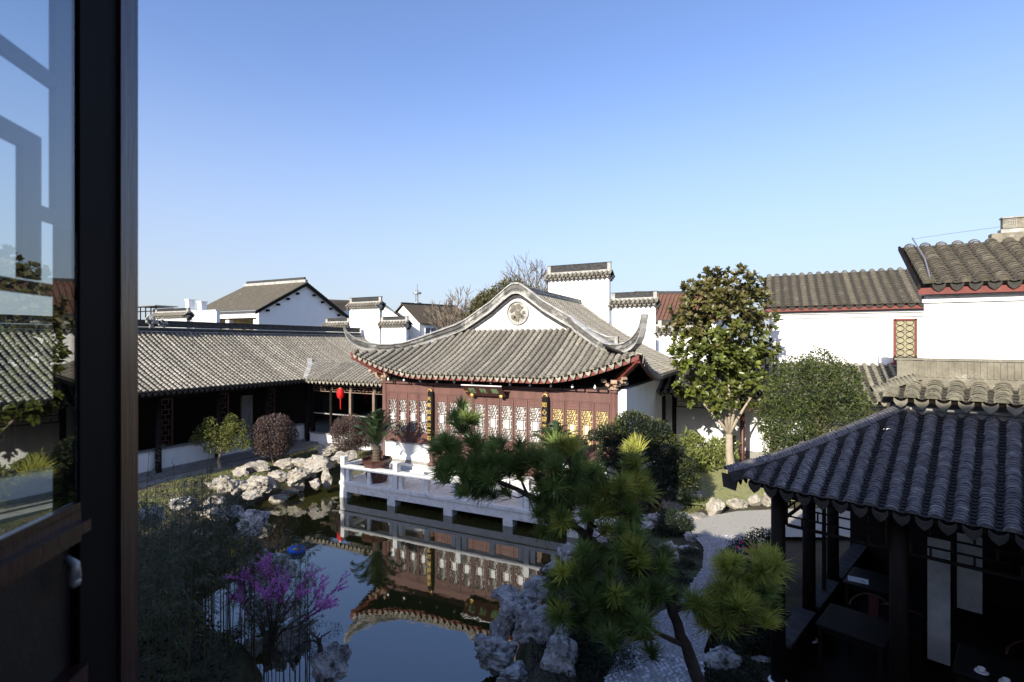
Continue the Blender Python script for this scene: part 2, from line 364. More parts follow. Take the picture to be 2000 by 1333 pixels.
def ridge3(t, name, pts, hs):
    o = None
    for nm, pr, m in (('ridge_cap', [(.05, 0), (.13, -.03), (.14, -.14), (.10, -.17)], m_mortar), (name, [(.088, -.172), (.088, -.44), (.125, -.47), (.125, -.56), (.088, -.60), (.088, -.80)], m_rmid), ('ridge_foot', [(.11, -.802), (.11, -1.0)], m_mortar)):
        b = MB(); b.sweep(pts, hs, pr); part(t, nm, b, m)
RIDGE = [(.05, 0), (.12, -.03), (.13, -.16), (.09, -.20), (.09, -.40), (.13, -.44), (.13, -.58), (.085, -.62), (.085, -1.0)]
def wallcap(t, o, dv, L, ze, run=.42, rise=.34, top=.62, sp=.27, r=.085, mrow=None, mdrip=None, back=True, ends=(1, 1), white_ends=True, single=None, e=.11, flick=True, mr=None, mends=None):
    """tiled coping on a wall: o = left end on the wall's centre line, dv = unit direction, ze = eave height"""
    mrow = mrow or m_tile; dv = Vector((dv[0], dv[1], 0)); nv = Vector((dv.y, -dv.x, 0))    # nv faces the viewer's side
    o = Vector((o[0], o[1], 0))
    for sgn in ((1, -1) if back else (1,)):
        def Sf(u, d, sgn=sgn): 
            p = o+dv*u+nv*(sgn*(run-d)); z = ze+rise*d/run
            if flick: z += .05*max(0, 1-u/.5)**2+.05*max(0, 1-(L-u)/.5)**2
            return Vector((p.x, p.y, z))
        roof(t, Sf, [(u, 0, run-.03) for u in frange(0, L, sp)], e, r, sp, mrow, mdrip=mdrip, drip=(.17, .13), single=single if sgn == 1 else None)
    b = MB()
    def ob(u0, u1, wd, z0, z1):
        c = o+dv*((u0+u1)/2); b.obox((c.x, c.y, (z0+z1)/2), (u1-u0, wd, z1-z0), math.atan2(dv.y, dv.x))
    zt = ze+rise
    ob(.12, L-.12, .20, zt-.12, zt+.07); part(t, 'ridge_base', b, m_mortar if not mr else mr)
    b = MB(); h0 = zt+.07; h1 = ze+top
    ob(.35, L-.35, .13, h0, h1-.035); part(t, 'ridge_panel', b, m_ridge if not mr else mr)
    q = MB(); n = int((L-.7)/.07)
    for k in range(n):
        for sd in (-1, 1):
            c = o+dv*(.37+k*.07)+nv*(sd*.072); q.obox((c.x, c.y, (h0+h1-.035)/2), (.035, .016, h1-h0-.05), math.atan2(dv.y, dv.x))
    part(t, 'ridge_ribs', q, m_ridgel if mr else m_ridge, kind='stuff')
    b = MB(); ob(.15, .349, .15, h0, h1-.03); ob(L-.349, L-.15, .15, h0, h1-.03); part(t, 'ridge_ends', b, mends or (m_mortar if white_ends else m_ridge))
    b = MB(); ob(.12, L-.12, .18, h1-.03, h1); part(t, 'ridge_top', b, m_ridge if not mr else mr)
    b = MB()
    c0 = o; c1 = o+dv*L
    for c, s_ in ((c0, -1), (c1, 1)):
        for k in range(3):
            p = c-dv*(s_*(.16-.07*k)); b.obox((p.x, p.y, ze-.06-.10*(2-k)), (.10+.02*k, .36-.03*k, .10), math.atan2(dv.y, dv.x))
    part(t, 'corbels', b, m_tiled)
# ------------------------------------------------------------------ ground, pond, paths
POND = [(-16.4,17.0),(-16.6,16.3),(-17.5,14.7),(-17.3,12.4),(-14.2,9.2),(-11.7,7.4),(-9.9,6.5),(-8.2,6.3),(-7.3,5.4),(-5.6,4.3),(-3.8,4.6),(-3.4,6.0),(-3.6,7.8),(-4.2,9.0),(-4.4,10.8),(-4.1,12.6),(-3.8,13.9),(-3.3,15.2),(-3.2,16.3),(-3.2,17.0)]
def sdist(a, b):
    A = np.asarray(a); B = np.asarray(b); best = np.full(A.shape, 1e9); ins = np.zeros(A.shape, bool); n = len(POND)
    for i in range(n):
        x0, y0 = POND[i]; x1, y1 = POND[(i+1) % n]; dx, dy = x1-x0, y1-y0
        t = np.clip(((A-x0)*dx+(B-y0)*dy)/(dx*dx+dy*dy), 0, 1)
        best = np.minimum(best, np.hypot(A-x0-t*dx, B-y0-t*dy))
        if y0 != y1: ins ^= ((y0 > B) != (y1 > B)) & (A < (x1-x0)*(B-y0)/(y1-y0)+x0)
    return np.where(ins, -best, best)
xs = np.arange(-27, 13.01, .2); ys = np.arange(-1, 30.01, .2); GX, GY = np.meshgrid(xs, ys)
sd = sdist(GX, GY)
def gh_from(sd, x, y):
    n = .05*np.sin(x*1.7+y*.6)*np.sin(y*1.3-x*.4)+.03*np.sin(x*4.1)*np.sin(y*3.7)
    return np.clip(.25+sd*2.4, -.9, .66)+np.where(sd > .3, n, 0)
def gh(x, y): return float(gh_from(sdist(np.array([x]), np.array([y])), np.array([x]), np.array([y]))[0])
GZ = gh_from(sd, GX, GY)
g = MB(); nx, ny = len(xs), len(ys)
g.add(np.stack([GX.ravel(), GY.ravel(), GZ.ravel()], 1), [(j*nx+i, j*nx+i+1, (j+1)*nx+i+1, (j+1)*nx+i) for j in range(ny-1) for i in range(nx-1)])
struct('garden_ground', g, m_soil, True)
g = MB()
for x0, x1, y0, y1 in ((-600,-26.9,-300,900),(12.9,600,-300,900),(-26.9,12.9,29.9,900),(-26.9,12.9,-300,-.9)):
    g.add([(x0,y0,.5),(x1,y0,.5),(x1,y1,.5),(x0,y1,.5)], [(0,1,2,3)])
struct('surrounding_ground', g, m_soil)
g = MB(); g.add([(-18.6,3.2,0),(-2.2,3.2,0),(-2.2,17.6,0),(-18.6,17.6,0)], [(0,1,2,3)]); struct('pond_water', g, m_water)
def sheet(name, pts, z, m):
    g = MB(); g.add([(x, y, z) for x, y in pts], [tuple(range(len(pts)))]); return struct(name, g, m)
# cobbled path and gravel court, both rimmed by stones
cob = [lv(*p, .78) for p in ((1170,1420),(1180,1330),(1225,1240),(1330,1170),(1372,1110),(1375,1070),(1352,1042),(1500,1048),(1480,1075),(1450,1130),(1400,1200),(1375,1270),(1375,1420))]
cobble = sheet('cobble_path', cob, .775, m_path)
grav = [lv(*p, .78) for p in ((1352,1042),(1345,1020),(1395,1006),(1440,998),(1530,994),(1700,990),(1700,1050),(1500,1048))]
gravel = sheet('gravel_court', grav, .771, mat('gravel', (.48,.45,.39), (.36,.34,.30), 30, .95, .6, 90, c3=(.28,.265,.24), s3=8))
lawn = [lv(*p, .76) for p in ((1345,985),(1350,925),(1420,905),(1520,905),(1700,915),(1700,985),(1520,978),(1400,990))]
sheet('lawn', lawn, .766, m_lawn)
def inpoly(x, y, P):
    c = False
    for i in range(len(P)):
        x0, y0 = P[i]; x1, y1 = P[i-1]
        if (y0 > y) != (y1 > y) and x < (x1-x0)*(y-y0)/(y1-y0)+x0: c = not c
    return c
# pebbles: hand-set rounded stones, rows nearest the viewer one by one
def pebble_arr():
    V = []; F = []; n = 7
    for r, z in ((1, 0), (.92, .45), (.5, .8)):
        for k in range(n): t = 2*math.pi*k/n; V.append((r*math.cos(t), r*.72*math.sin(t), z))
    V.append((0, 0, .9))
    for i in range(2):
        for k in range(n): F.append((i*n+k, i*n+(k+1) % n, (i+1)*n+(k+1) % n, (i+1)*n+k))
    for k in range(n): F.append((2*n+k, 2*n+(k+1) % n, 3*n))
    return np.array(V), F
pv_, pf_ = pebble_arr(); q = MB(); q.add(pv_, pf_); peb_me = q.mesh('pebble', smooth=True, mat=m_peb)
spots = []
bx = [p[0] for p in cob]; by = [p[1] for p in cob]; y = min(by); row = 0
while y < max(by):
    x = min(bx)+(row % 2)*.045
    while x < max(bx):
        px_, py_ = x+R.uniform(-.015,.015), y+R.uniform(-.012,.012)
        if inpoly(px_, py_, cob): spots.append((px_, py_))
        x += .088
    y += .066; row += 1
spots.sort(key=lambda s: s[0]**2+s[1]**2)
vis = [s for s in spots if (-SE*s[0]+CE*s[1]) > 7.55]
rest = MB()
for i, (x, y) in enumerate(vis):
    s_ = R.uniform(.032, .045); M = Matrix.Translation((x, y, .773)) @ Matrix.Rotation(R.uniform(0, 3), 4, 'Z') @ Matrix.Diagonal((s_, s_, s_*.62, 1))
    if i < 300: inst(cobble, 'pebble', peb_me, M)
    else: rest.addm(pv_, pf_, M)
part(cobble, 'far_pebbles', rest, m_peb, True, kind='stuff')
# paved walk along the left corridor
g = MB(); g.box(-21.95,-21.25,2,20.0,.55,.80); struct('stone_kerb_walk', g, m_pave)
g = MB(); g.box(-21.2,-20.6,2,19.8,.55,.745); struct('garden_walk', g, m_stoneg)

# ------------------------------------------------------------------ the house this view is taken from (only its front range is built)
t = empty('viewing_house', (0, -3, .6), 'tall white house whose upstairs window this garden is seen from', 'house')
b = MB()
b.box(-16.3,-.78,-.16,.06,.6,7.2); b.box(2.3,9,-.16,.06,.6,8.2); b.box(-.78,2.3,-.16,.06,.6,5.02); b.box(-.78,2.3,-.16,.06,7.75,8.2)
b.box(-16.3,-16.1,-6,-.16,.6,7.2); b.box(8.8,9,-6,-.16,.6,8.2); b.box(-16.3,9,-6.2,-6,.6,7.2)
part(t, 'wall', b, m_white2)
b = MB(); b.box(-.78,2.3,-.2,.12,5.02,5.08); part(t, 'window_sill', b, m_frame)
b = MB(); b.box(-16.1,8.8,-6,-.16,4.3,4.5); part(t, 'upper_floor', b, m_dark)
def slabroof(nm, x0, x1, ze, zr, ye=.55, yr=-3.1):
    b = MB(); b.add([(x0,ye,ze),(x1,ye,ze),(x1,yr,zr),(x0,yr,zr),(x0,-6.8,ze),(x1,-6.8,ze),(x0,ye,ze-.12),(x1,ye,ze-.12),(x1,yr,zr-.12),(x0,yr,zr-.12),(x0,-6.8,ze-.12),(x1,-6.8,ze-.12)],
        [(0,1,2,3),(3,2,5,4),(7,6,9,8),(8,9,10,11),(6,7,1,0),(4,5,11,10),(0,3,9,6),(3,4,10,9),(2,1,7,8),(5,2,8,11)]); part(t, nm, b, m_tile)
slabroof('roof', -16.6, -4.3, 7.75, 9.1); slabroof('roof', -4.29, -.95, 7.25, 8.5); slabroof('roof', -.94, 9.4, 7.9, 8.6, .45)  # unseen roofs; eaves stepped to shape the shade on terrace and path
b = MB(); gp = [(-1.5,7.2),(-1.33,7.62),(-.15,8.42),(.95,9.14),(2.3,9.06),(4.2,8.82),(9.0,8.3),(9.0,7.2)]
b.prism([(x, .32, z) for x, z in gp], (0, .2, 0)); part(t, 'shading_parapet', b, m_white2)  # unseen parapet, top edge shaped to shade the near pavilion's front slope
b = MB(); b.prism([(-1.4,.07,5.5),(-1.2,.07,5.5),(-1.2,.07,7.2),(-1.4,.07,7.2)], (0,.2,0)) if False else b.box(-1.5,9.0,.065,.315,7.75,7.95); part(t, 'parapet_corbel', b, m_white2)
b = MB(); b.box(-6.0,-4.0,-.6,-.17,7,10.3); part(t, 'shade_block', b, m_white2)  # tall block added out of view to shade the clipped tree
b = MB(); b.box(-1.0,-.8,-6,-.165,5.0,8.4); part(t, 'sun_leak_wall', b, m_white2)  # wall added to stop sun leaking through the window opening onto the pine

# ------------------------------------------------------------------ garden hall
CX = -9.66; BE = 16.55; HW = 6.15; ZE = 4.82
def zprof(d): return ZE+.37*d+.034*d*d
def lift(q): return .92*max(0.0, min(1.0, q))**1.7
def S_front(u, d):                       # u: offset from the hall's axis
    x = CX+u; q = (abs(u)-2.55)/3.6
    return Vector((x, BE+d+.12*max(0, 1-abs(u)/6), zprof(d)+lift(q)))
def S_right(u, d):                       # u: distance along the side, from the front corner
    return Vector((CX+HW-d, BE+u, zprof(d)+lift((3.6-u)/3.6)))
def S_left(u, d): return Vector((CX-HW+d, BE+u, zprof(d)+lift((3.6-u)/3.6)))
hall = empty('garden_hall', (CX, 17.6, .6), 'red-brown timber hall with upswept grey tiled roof and round emblem in its white gable', 'hall')
GB = 20.35
rows = []
for u in frange(-6.02, 6.02, .27): rows.append((u, 0, max(.12, min(GB-BE-.15, HW-abs(u)-.05))))
roof(hall, S_front, rows, .155, .100, .27, m_tile, mdrip=m_tile, drip=(.19, .17))
for Sf in (S_right, S_left):
    rows = []
    for u in frange(.14, 12.4, .27): rows.append((u, 0, min(HW-.08, u-.05 if u < GB-BE+.1 else HW)))
    roof(hall, Sf, rows, .22 if Sf is S_left else .17, .098, .27, m_tile, mdrip=m_tile, drip=(.19, .17))
# eave board in red, following the curve
pts = [S_front(u, .05) for u in np.linspace(-6.1, 6.1, 60)]
b = MB(); b.band(pts, -.215, -.065, .035); part(hall, 'eave_fascia', b, m_red)
pts = [S_right(u, .05) for u in np.linspace(.05, 12.3, 50)]
b = MB(); b.band(pts, -.215, -.065, .035); part(hall, 'eave_fascia', b, m_red)
pts = [S_left(u, .05) for u in np.linspace(12.3, .05, 50)]
b = MB(); b.band(pts, -.215, -.065, .035); part(hall, 'eave_fascia', b, m_red)
# rafters under the eaves
b = MB()
for u in frange(-5.9, 5.9, .24):
    p = S_front(u, .08); q_ = S_front(u, 1.35); b.bar((p.x, p.y, p.z-.13), (q_.x, q_.y, q_.z-.15), .06)
for u in frange(.2, 12, .24):
    p = S_right(u, .08); q_ = S_right(u, 1.3); b.bar((p.x, p.y, p.z-.13), (q_.x, q_.y, q_.z-.15), .06)
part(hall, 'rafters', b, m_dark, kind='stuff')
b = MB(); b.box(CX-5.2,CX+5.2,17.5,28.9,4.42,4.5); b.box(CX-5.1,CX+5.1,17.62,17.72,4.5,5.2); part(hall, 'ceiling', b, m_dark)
# gable
b = MB(); pr = [(-2.75,6.45),(2.75,6.45),(1.9,7.05),(1.2,7.6),(.7,8.0),(.25,8.25),(-.25,8.25),(-.7,8.0),(-1.2,7.6),(-1.9,7.05)]
b.prism([(CX+x, GB, z) for x, z in pr], (0, .25, 0)); part(hall, 'gable_wall', b, m_white)
b = MB(); b.box(CX-2.6,CX+2.6,GB-.07,GB,6.44,6.56); part(hall, 'gable_ledge', b, m_mortar)
HP = [(0,8.72),(.18,8.70),(.36,8.60),(.7,8.36),(1.27,7.93),(2.0,7.50),(2.6,7.18)]
def hippt(d): return (HW-d)
for sg in (-1, 1):
    pts = []; hs = []
    for x, z in HP: pts.append((CX+sg*x, GB-.12, z)); hs.append(.50)
    for d, z, h in ((3.2,6.93,.45),(2.76,6.70,.42),(2.3,6.46,.40),(2.0,6.30,.38),(1.55,6.10,.36),(1.2,6.04,.34),(.9,6.03,.34),(.55,6.10,.36),(.25,6.24,.38),(.05,6.42,.38),(-.07,6.60,.34),(-.14,6.78,.26),(-.19,6.98,.10)):
        pts.append((CX+sg*(HW-d), BE+.03+d*1.02, z)); hs.append(h)
    ridge3(hall, 'hip_ridge', pts, hs)
    b = MB()
    bp = [(CX+sg*x, GB-.02, z-.50) for x, z in HP]; b.band(bp if sg < 0 else bp[::-1], -.17, .0, .07 if sg < 0 else .07); part(hall, 'barge_board', b, m_ridge)
    pts = [(CX+sg*x, GB+.0, z) for x, z in ((2.3,7.30),(2.7,7.06),(3.2,6.76),(3.7,6.50),(4.05,6.36),(4.35,6.33))]
    ridge3(hall, 'side_ridge', pts, [.45,.45,.42,.42,.45,.5]); b = MB(); b.obox((CX+sg*4.42, GB, 6.08), (.13,.2,.5)); part(hall, 'ridge_end_block', b, m_mortar)
    # corner ornament: hip rafter, upturned board and bracket cluster
    b = MB(); b.bar((CX+sg*(HW-.1), BE+.1, 5.5), (CX+sg*5.0, 17.65, 4.62), .16, .2); part(hall, 'hip_rafter', b, m_red)
    b = MB()
    for k, (dx, dy, z, s_) in enumerate(((0,0,4.50,.2),(.16,-.1,4.62,.16),(-.15,-.14,4.62,.16),(.3,-.16,4.75,.15),(-.3,-.16,4.76,.14),(.1,-.28,4.74,.15),(.38,.1,4.66,.14),(.45,-.3,4.86,.13))):
        b.obox((CX+sg*(5.05+dx), 17.45+dy, z), (s_*1.5, s_*.8, s_*.55), sg*.6+k*.5, k*.3)
    part(hall, 'corner_bracket', b, m_woodl)
b = MB(); pts = [(CX, y, 8.62) for y in np.linspace(GB+.05, 28.9, 12)]; b.sweep(pts, [.32]*12, RIDGE); part(hall, 'main_ridge', b, m_mortar)
# emblem: rim, recessed disc, carved blossoms
em = MB(); ec = (CX+.02, GB-.02, 7.40)
V = []; F = []; n = 36
for r0, y0 in ((.54,.0),(.54,-.08),(.47,-.08),(.47,-.01)):
    for k in range(n): tt = 2*math.pi*k/n; V.append((ec[0]+r0*math.cos(tt), ec[1]+y0, ec[2]+r0*math.sin(tt)))
for i in range(3):
    for k in range(n): F.append((i*n+k, i*n+(k+1) % n, (i+1)*n+(k+1) % n, (i+1)*n+k))
F.append(tuple(3*n+k for k in range(n))); em.add(V, F)
emb = part(hall, 'round_emblem', em, m_mortar, label='round grey plaster relief of blossoms')
def flower(mb, x, z, r, k=5, y=-.05):
    for i in range(k):
        tt = 2*math.pi*i/k+r*9; cx, cz = x+math.cos(tt)*r*.6, z+math.sin(tt)*r*.6
        P = [(cx+math.cos(a)*r*.48, ec[1]+y, cz+math.sin(a)*r*.48) for a in np.linspace(0, 2*math.pi, 8)[:-1]]
        mb.prism(P, (0, .045, 0))
    mb.prism([(x+math.cos(a)*r*.3, ec[1]+y-.015, z+math.sin(a)*r*.3) for a in np.linspace(0, 2*math.pi, 7)[:-1]], (0, .03, 0))
for x, z, r in ((.02,-.05,.14),(.16,-.14,.1),(-.2,-.2,.12),(-.06,-.27,.11),(-.18,.22,.13),(.04,.27,.12),(-.3,.08,.08),(.3,.0,.08),(.26,-.2,.07),(.2,.2,.05)):
    q = MB(); flower(q, ec[0]+x, ec[2]+z, r); part(emb, 'relief_blossom', q, m_ridgel)
q = MB(); q.tube([(ec[0]-.38,ec[1]-.03,ec[2]+.05),(ec[0]-.1,ec[1]-.04,ec[2]+.1),(ec[0]+.12,ec[1]-.04,ec[2]+.02),(ec[0]+.05,ec[1]-.04,ec[2]-.42)], .022, 5)
q.tube([(ec[0]+.1,ec[1]-.04,ec[2]+.05),(ec[0]+.28,ec[1]-.04,ec[2]+.25)], .018, 5); part(emb, 'relief_branch', q, m_ridgel)
# base, columns, beam
b = MB(); b.box(CX-5.6,CX+5.6,17.05,28.9,-.6,1.0); part(hall, 'stone_base', b, m_stone)
for y0, z1 in ((16.90,.88),(16.76,.76)):
    b = MB(); b.box(CX-4.4,CX+3.0,y0,y0+.15 if z1 > .8 else 16.90,.4,z1); part(hall, 'step', b, m_stone)
colx = [-14.71,-12.25,-7.15,-4.62]
for x in colx:
    b = MB(); b.lathe((x,17.6,1.0), [(.19,0),(.2,.08),(.15,.14),(.13,.16),(.125,3.4)], 14); part(hall, 'column', b, m_wood, True)
b = MB(); b.box(-14.6,-4.7,17.55,17.68,3.98,4.32); part(hall, 'beam', b, m_wood)
b = MB()
x = -14.85
while x < -4.6:
    b.box(x+.02,min(x+.80,-4.5),17.42,17.54,4.345,4.42); x += .84
part(hall, 'beam_cap', b, m_wood)
b = MB(); b.box(-14.6,-4.7,17.70,17.74,1.9,3.95); part(hall, 'inner_screen', b, m_paper)
def leaf(x0, x1, zb, paper, inner=True):
    y = 17.56; L_ = MB(); st = .055
    L_.box(x0+.01,x0+.01+st,y,y+.06,zb,3.93); L_.box(x1-.01-st,x1-.01,y,y+.06,zb,3.93)
    a0, a1 = x0+.01+st, x1-.01-st
    for z0, z1 in ((3.88,3.93),(3.66,3.73),(2.22,2.30),(zb,zb+.07)): L_.box(a0,a1,y+.005,y+.055,z0,z1)
    fr = part(hall, 'door_leaf', L_, m_wood)
    q = MB(); q.box(a0,a1,y+.02,y+.035,3.73,3.88); q.box(a0+.04,a1-.04,y+.008,y+.02,3.765,3.845)
    q.box(a0,a1,y+.02,y+.035,zb+.07,2.22)
    if zb < 1.5: q.box(a0+.05,a1-.05,y+.008,y+.02,zb+.16,1.8); q.box(a0+.05,a1-.05,y+.008,y+.02,1.9,2.14)
    else: q.box(a0+.05,a1-.05,y+.008,y+.02,zb+.11,2.16)
    part(fr, 'door_panel', q, m_wood)
    q = MB(); q.box(a0,a1,y+.05,y+.056,2.30,3.66); part(fr, 'paper_pane', q, paper)
    # fretwork: staggered keys around a clear middle square
    q = MB(); t_ = .015; Z0, Z1 = 2.30, 3.66; nz_ = 21; nx_ = 5; dz = (Z1-Z0)/nz_; dx = (a1-a0)/nx_; y0, y1 = y+.012, y+.035
    q.box(a0,a1,y0,y1,Z0,Z0+t_); q.box(a0,a1,y0,y1,Z1-t_,Z1)
    zm = (Z0+Z1)/2-.03
    for j in range(1, nz_):
        z = Z0+j*dz; mid = abs(z-zm) < .165
        if mid: q.box(a0,a0+dx*.7,y0,y1,z-t_/2,z+t_/2); q.box(a1-dx*.7,a1,y0,y1,z-t_/2,z+t_/2)
        else: 
            o = (j % 2)*dx*.5
            q.box(a0+o,a0+o+dx*2.4,y0,y1,z-t_/2,z+t_/2)
            if j % 3: q.box(a1-dx*1.2,a1,y0,y1,z-t_/2,z+t_/2)
    for i in range(1, nx_*2):
        xx = a0+i*dx/2
        for j in range(nz_):
            za, zb_ = Z0+j*dz, Z0+(j+1)*dz
            if abs((za+zb_)/2-zm) < .19 and dx*.8 < xx-a0 < (a1-a0)-dx*.8: continue
            if (i*3+j*5) % 7 < 3 or i in (1, 2*nx_-1) and j % 2: q.box(xx-t_/2,xx+t_/2,y0,y1,za,zb_)
    cx = (a0+a1)/2; hw = dx*1.15
    for s_ in (-1, 1): q.box(cx+s_*hw-t_/2,cx+s_*hw+t_/2,y0,y1,zm-.18,zm+.18); q.box(cx-hw,cx+hw,y0,y1,zm+s_*.18-t_/2,zm+s_*.18+t_/2)
    part(fr, 'lattice', q, m_lat2)
    q = MB(); q.box(cx-hw+.01,cx+hw-.01,y+.036,y+.042,zm-.17,zm+.17); part(fr, 'middle_pane', q, m_cream if paper is m_paper else m_ylight)
for xa, xb, n_, zb, pp in ((-14.55,-12.42,4,1.87,m_paper),(-12.06,-7.32,8,1.08,m_paper),(-6.98,-4.78,4,1.87,m_papery)):
    for k in range(n_): leaf(xa+(xb-xa)*k/n_, xa+(xb-xa)*(k+1)/n_, zb, pp)
    b = MB(); b.box(xa-.07,xa-.002,17.57,17.66,zb,3.97); b.box(xb+.002,xb+.07,17.57,17.66,zb,3.97); b.box(xa-.07,xb+.07,17.55,17.66,3.94,3.975)
    part(hall, 'door_frame', b, m_wood)
for xa, xb in ((-14.62,-12.33),(-7.05,-4.72)):
    b = MB(); b.box(xa,xb,17.50,17.72,1.12,1.82); part(hall, 'plinth_wall', b, m_white)
    b = MB(); b.box(xa,xb,17.47,17.72,1.0,1.115); part(hall, 'plinth_stone', b, m_stoneg)
    b = MB(); b.box(xa-.02,xb+.02,17.46,17.74,1.82,1.865); part(hall, 'plinth_coping', b, m_stoneg)
b = MB(); b.box(-4.50,-4.2,17.62,26.9,.8,4.45); part(hall, 'side_wall', b, m_white)
b = MB(); b.box(CX-5.3,CX-5.1,17.9,28.8,.8,4.4); part(hall, 'side_wall', b, m_white)
b = MB(); b.box(-4.205,-4.19,24.6,25.6,2.3,3.55); part(hall, 'side_window', b, m_dark)
b = MB(); b.box(-4.25,-4.08,24.5,25.7,2.2,2.29); part(hall, 'window_ledge', b, m_stoneg)
b = MB(); b.lathe((-4.0,27.1,.8), [(.16,0),(.15,3.6)], 10); part(hall, 'side_column', b, m_dark)
for k, x in enumerate(frange(CX-4.9, CX+4.9, .82)):
    b = MB(); z = 4.50; b.lathe((x,17.12,z), [(.012,.12),(.02,.08),(.045,.05),(.05,.02),(.035,-.02),(.01,-.03)], 8); part(hall, 'eave_bulb', b, m_cream, True)
# writing
def text_part(t, name, s_, size, M, m, ext=.006):
    c = bpy.data.curves.new('t', 'FONT'); c.body = s_; c.size = size; c.align_x = 'CENTER'; c.align_y = 'CENTER'; c.extrude = ext; c.resolution_u = 2; c.offset = size*.012
    o = bpy.data.objects.new('t', c); COL.objects.link(o)
    me = bpy.data.meshes.new_from_object(o.evaluated_get(bpy.context.evaluated_depsgraph_get())); me.name = name
    bpy.data.objects.remove(o); me.materials.clear(); me.materials.append(m)
    return inst(t, name, me, M)
UP = Matrix.Rotation(rad(90), 4, 'X')
pl = empty('name_plaque', (-9.6, 17.2, 4.0), 'maroon name board with three green characters tilted under the hall eave', 'plaque')
ang = math.atan2(.45, .42)
b = MB(); b.obox((-9.58,17.18,4.225), (1.72,.04,.60), 0, -math.atan2(.40,.42)*-1 if False else .80); part(pl, 'board', b, m_plaque)
TM = Matrix.Translation((-9.58,17.18,4.225)) @ Matrix.Rotation(.80, 4, 'X')
for i, ch in enumerate('樓梅華'): text_part(pl, 'character', ch, .31, TM @ Matrix.Translation((-.50+.5*i,-.026,.0)) @ UP, m_green)
text_part(pl, 'inscription', '庚寅', .07, TM @ Matrix.Translation((-.78,-.026,-.05)) @ UP, m_gold)
b = MB(); b.obox((-9.58,16.965,4.445), (1.76,.05,.035), 0); part(pl, 'top_rail', b, m_cream)
for dx in (-.62,.66):
    b = MB(); b.lathe((0,0,0), [(.0,-.02),(.075,-.015),(.085,0),(.075,.02),(.03,.04),(.0,.045)], 14)
    me = b.mesh('rosette', smooth=True, mat=m_gold); inst(pl, 'rosette', me, Matrix.Translation((-9.58+dx,17.33,4.03)) @ Matrix.Rotation(rad(90), 4, 'X'))
for x, zt, txt, lab in ((-12.25,4.07,'大寒如煮公客石','tall black board of gold characters on the left door column'),(-7.15,4.09,'如心園芯木石春','tall black board of gold characters on the right door column')):
    cp = empty('couplet_board', (x, 17.4, 1.95), lab, 'sign')
    b = MB(); V = []; F = []; n = 8
    for z in (1.95, zt):
        for k in range(n+1):
            tt = math.pi*(.18+.64*k/n); V.append((x-.165*math.cos(tt), 17.56-.175*math.sin(tt), z))
        for k in range(n+1):
            tt = math.pi*(.82-.64*k/n); V.append((x-.15*math.cos(tt), 17.57-.16*math.sin(tt), z))
    m_ = 2*(n+1)
    for k in range(m_): F.append((k, (k+1) % m_, m_+(k+1) % m_, m_+k))
    F += [tuple(range(m_))[::-1], tuple(range(m_, 2*m_))]; b.add(V, F); part(cp, 'board', b, m_black, True)
    for i, ch in enumerate(txt): text_part(cp, 'character', ch, .20, Matrix.Translation((x-.005,17.372,zt-.30-.27*i)) @ UP, m_gold)
    b = MB(); b.tube([(x+.1*math.cos(a), 17.40, zt+.1*math.sin(a)) for a in np.linspace(0, math.pi, 7)], .014, 5); part(cp, 'hanger', b, m_gold)
# ------------------------------------------------------------------ stone terrace over the pond
tr = empty('stone_terrace', (-9.9, 16, .0), 'pale granite terrace standing on short piers over the pond before the hall', 'terrace')
x = -14.95; k = 0
while x < -4.95:
    x2 = min(x+1.25, -4.9); b = MB(); b.obox(((x+x2)/2, 15.94, .575), (x2-x-.012, 1.64, .13), bev=.008); part(tr, 'floor_slab', b, m_stone); x = x2
b = MB(); b.box(-14.93,-4.92,15.16,15.45,.24,.505); b.box(-14.93,-14.6,15.46,16.75,.24,.505); part(tr, 'edge_beam', b, m_stone)
for x in (-14.75,-12.4,-9.9,-7.55,-5.3):
    b = MB(); b.obox((x,15.33,-.2), (.36,.36,.87), bev=.01); part(tr, 'pier', b, m_stone)
    b = MB(); b.box(x-.15,x+.15,16.3,16.6,-.8,.5); part(tr, 'pier', b, m_stoneg)
b = MB(); b.box(-14.9,-4.95,16.70,16.75,.0,.5); part(tr, 'back_beam', b, m_stoneg)
rl = empty('stone_railing', (-10, 15.3, .64), 'low pale stone bench railing along the terrace edge above the pond', 'railing')
main = [-14.84,-12.25,-9.5,-6.9,-5.05]
for x in main:
    b = MB(); b.obox((x,15.3,1.115), (.19,.22,.95), bev=.012); part(rl, 'post', b, m_stone)
for i in range(len(main)-1):
    x0, x1 = main[i]+.1, main[i+1]-.1
    b = MB(); b.obox(((x0+x1)/2,15.32,1.19), (x1-x0,.28,.13), bev=.01); part(rl, 'rail', b, m_stone)
    for xx in (x0+.12,(x0+x1)/2,x1-.12):
        b = MB(); b.obox((xx,15.32,.88), (.16,.18,.485), bev=.008); part(rl, 'short_post', b, m_stone)
b = MB(); b.obox((-14.84,16.1,1.19), (.26,1.36,.13), bev=.01); part(rl, 'rail', b, m_stone)
for y in (15.6,16.65):
    b = MB(); b.obox((-14.84,y,.88), (.16,.18,.485), bev=.008); part(rl, 'short_post', b, m_stone)
b = MB(); b.obox((-3.7,16.0,.50), (2.3,1.1,.16), .05, bev=.01); solo('stone_slab_bridge', b, m_stone, 'flat white stone slab laid from the terrace end to the rocks', 'slab')
for px, dep, hgt, lb in ((1196,16.4,1.55,'taller white stone post with cap behind the pine branches'),(1172,16.2,1.25,'shorter white stone post beside the ochre board')):
    a_, b_ = at(px, dep); q = MB(); q.obox((a_,b_,.6+hgt/2), (.3,.3,hgt), bev=.02); q.obox((a_,b_,.6+hgt+.05), (.24,.24,.12), bev=.04)
    solo('stone_post', q, m_stone, lb, 'post')
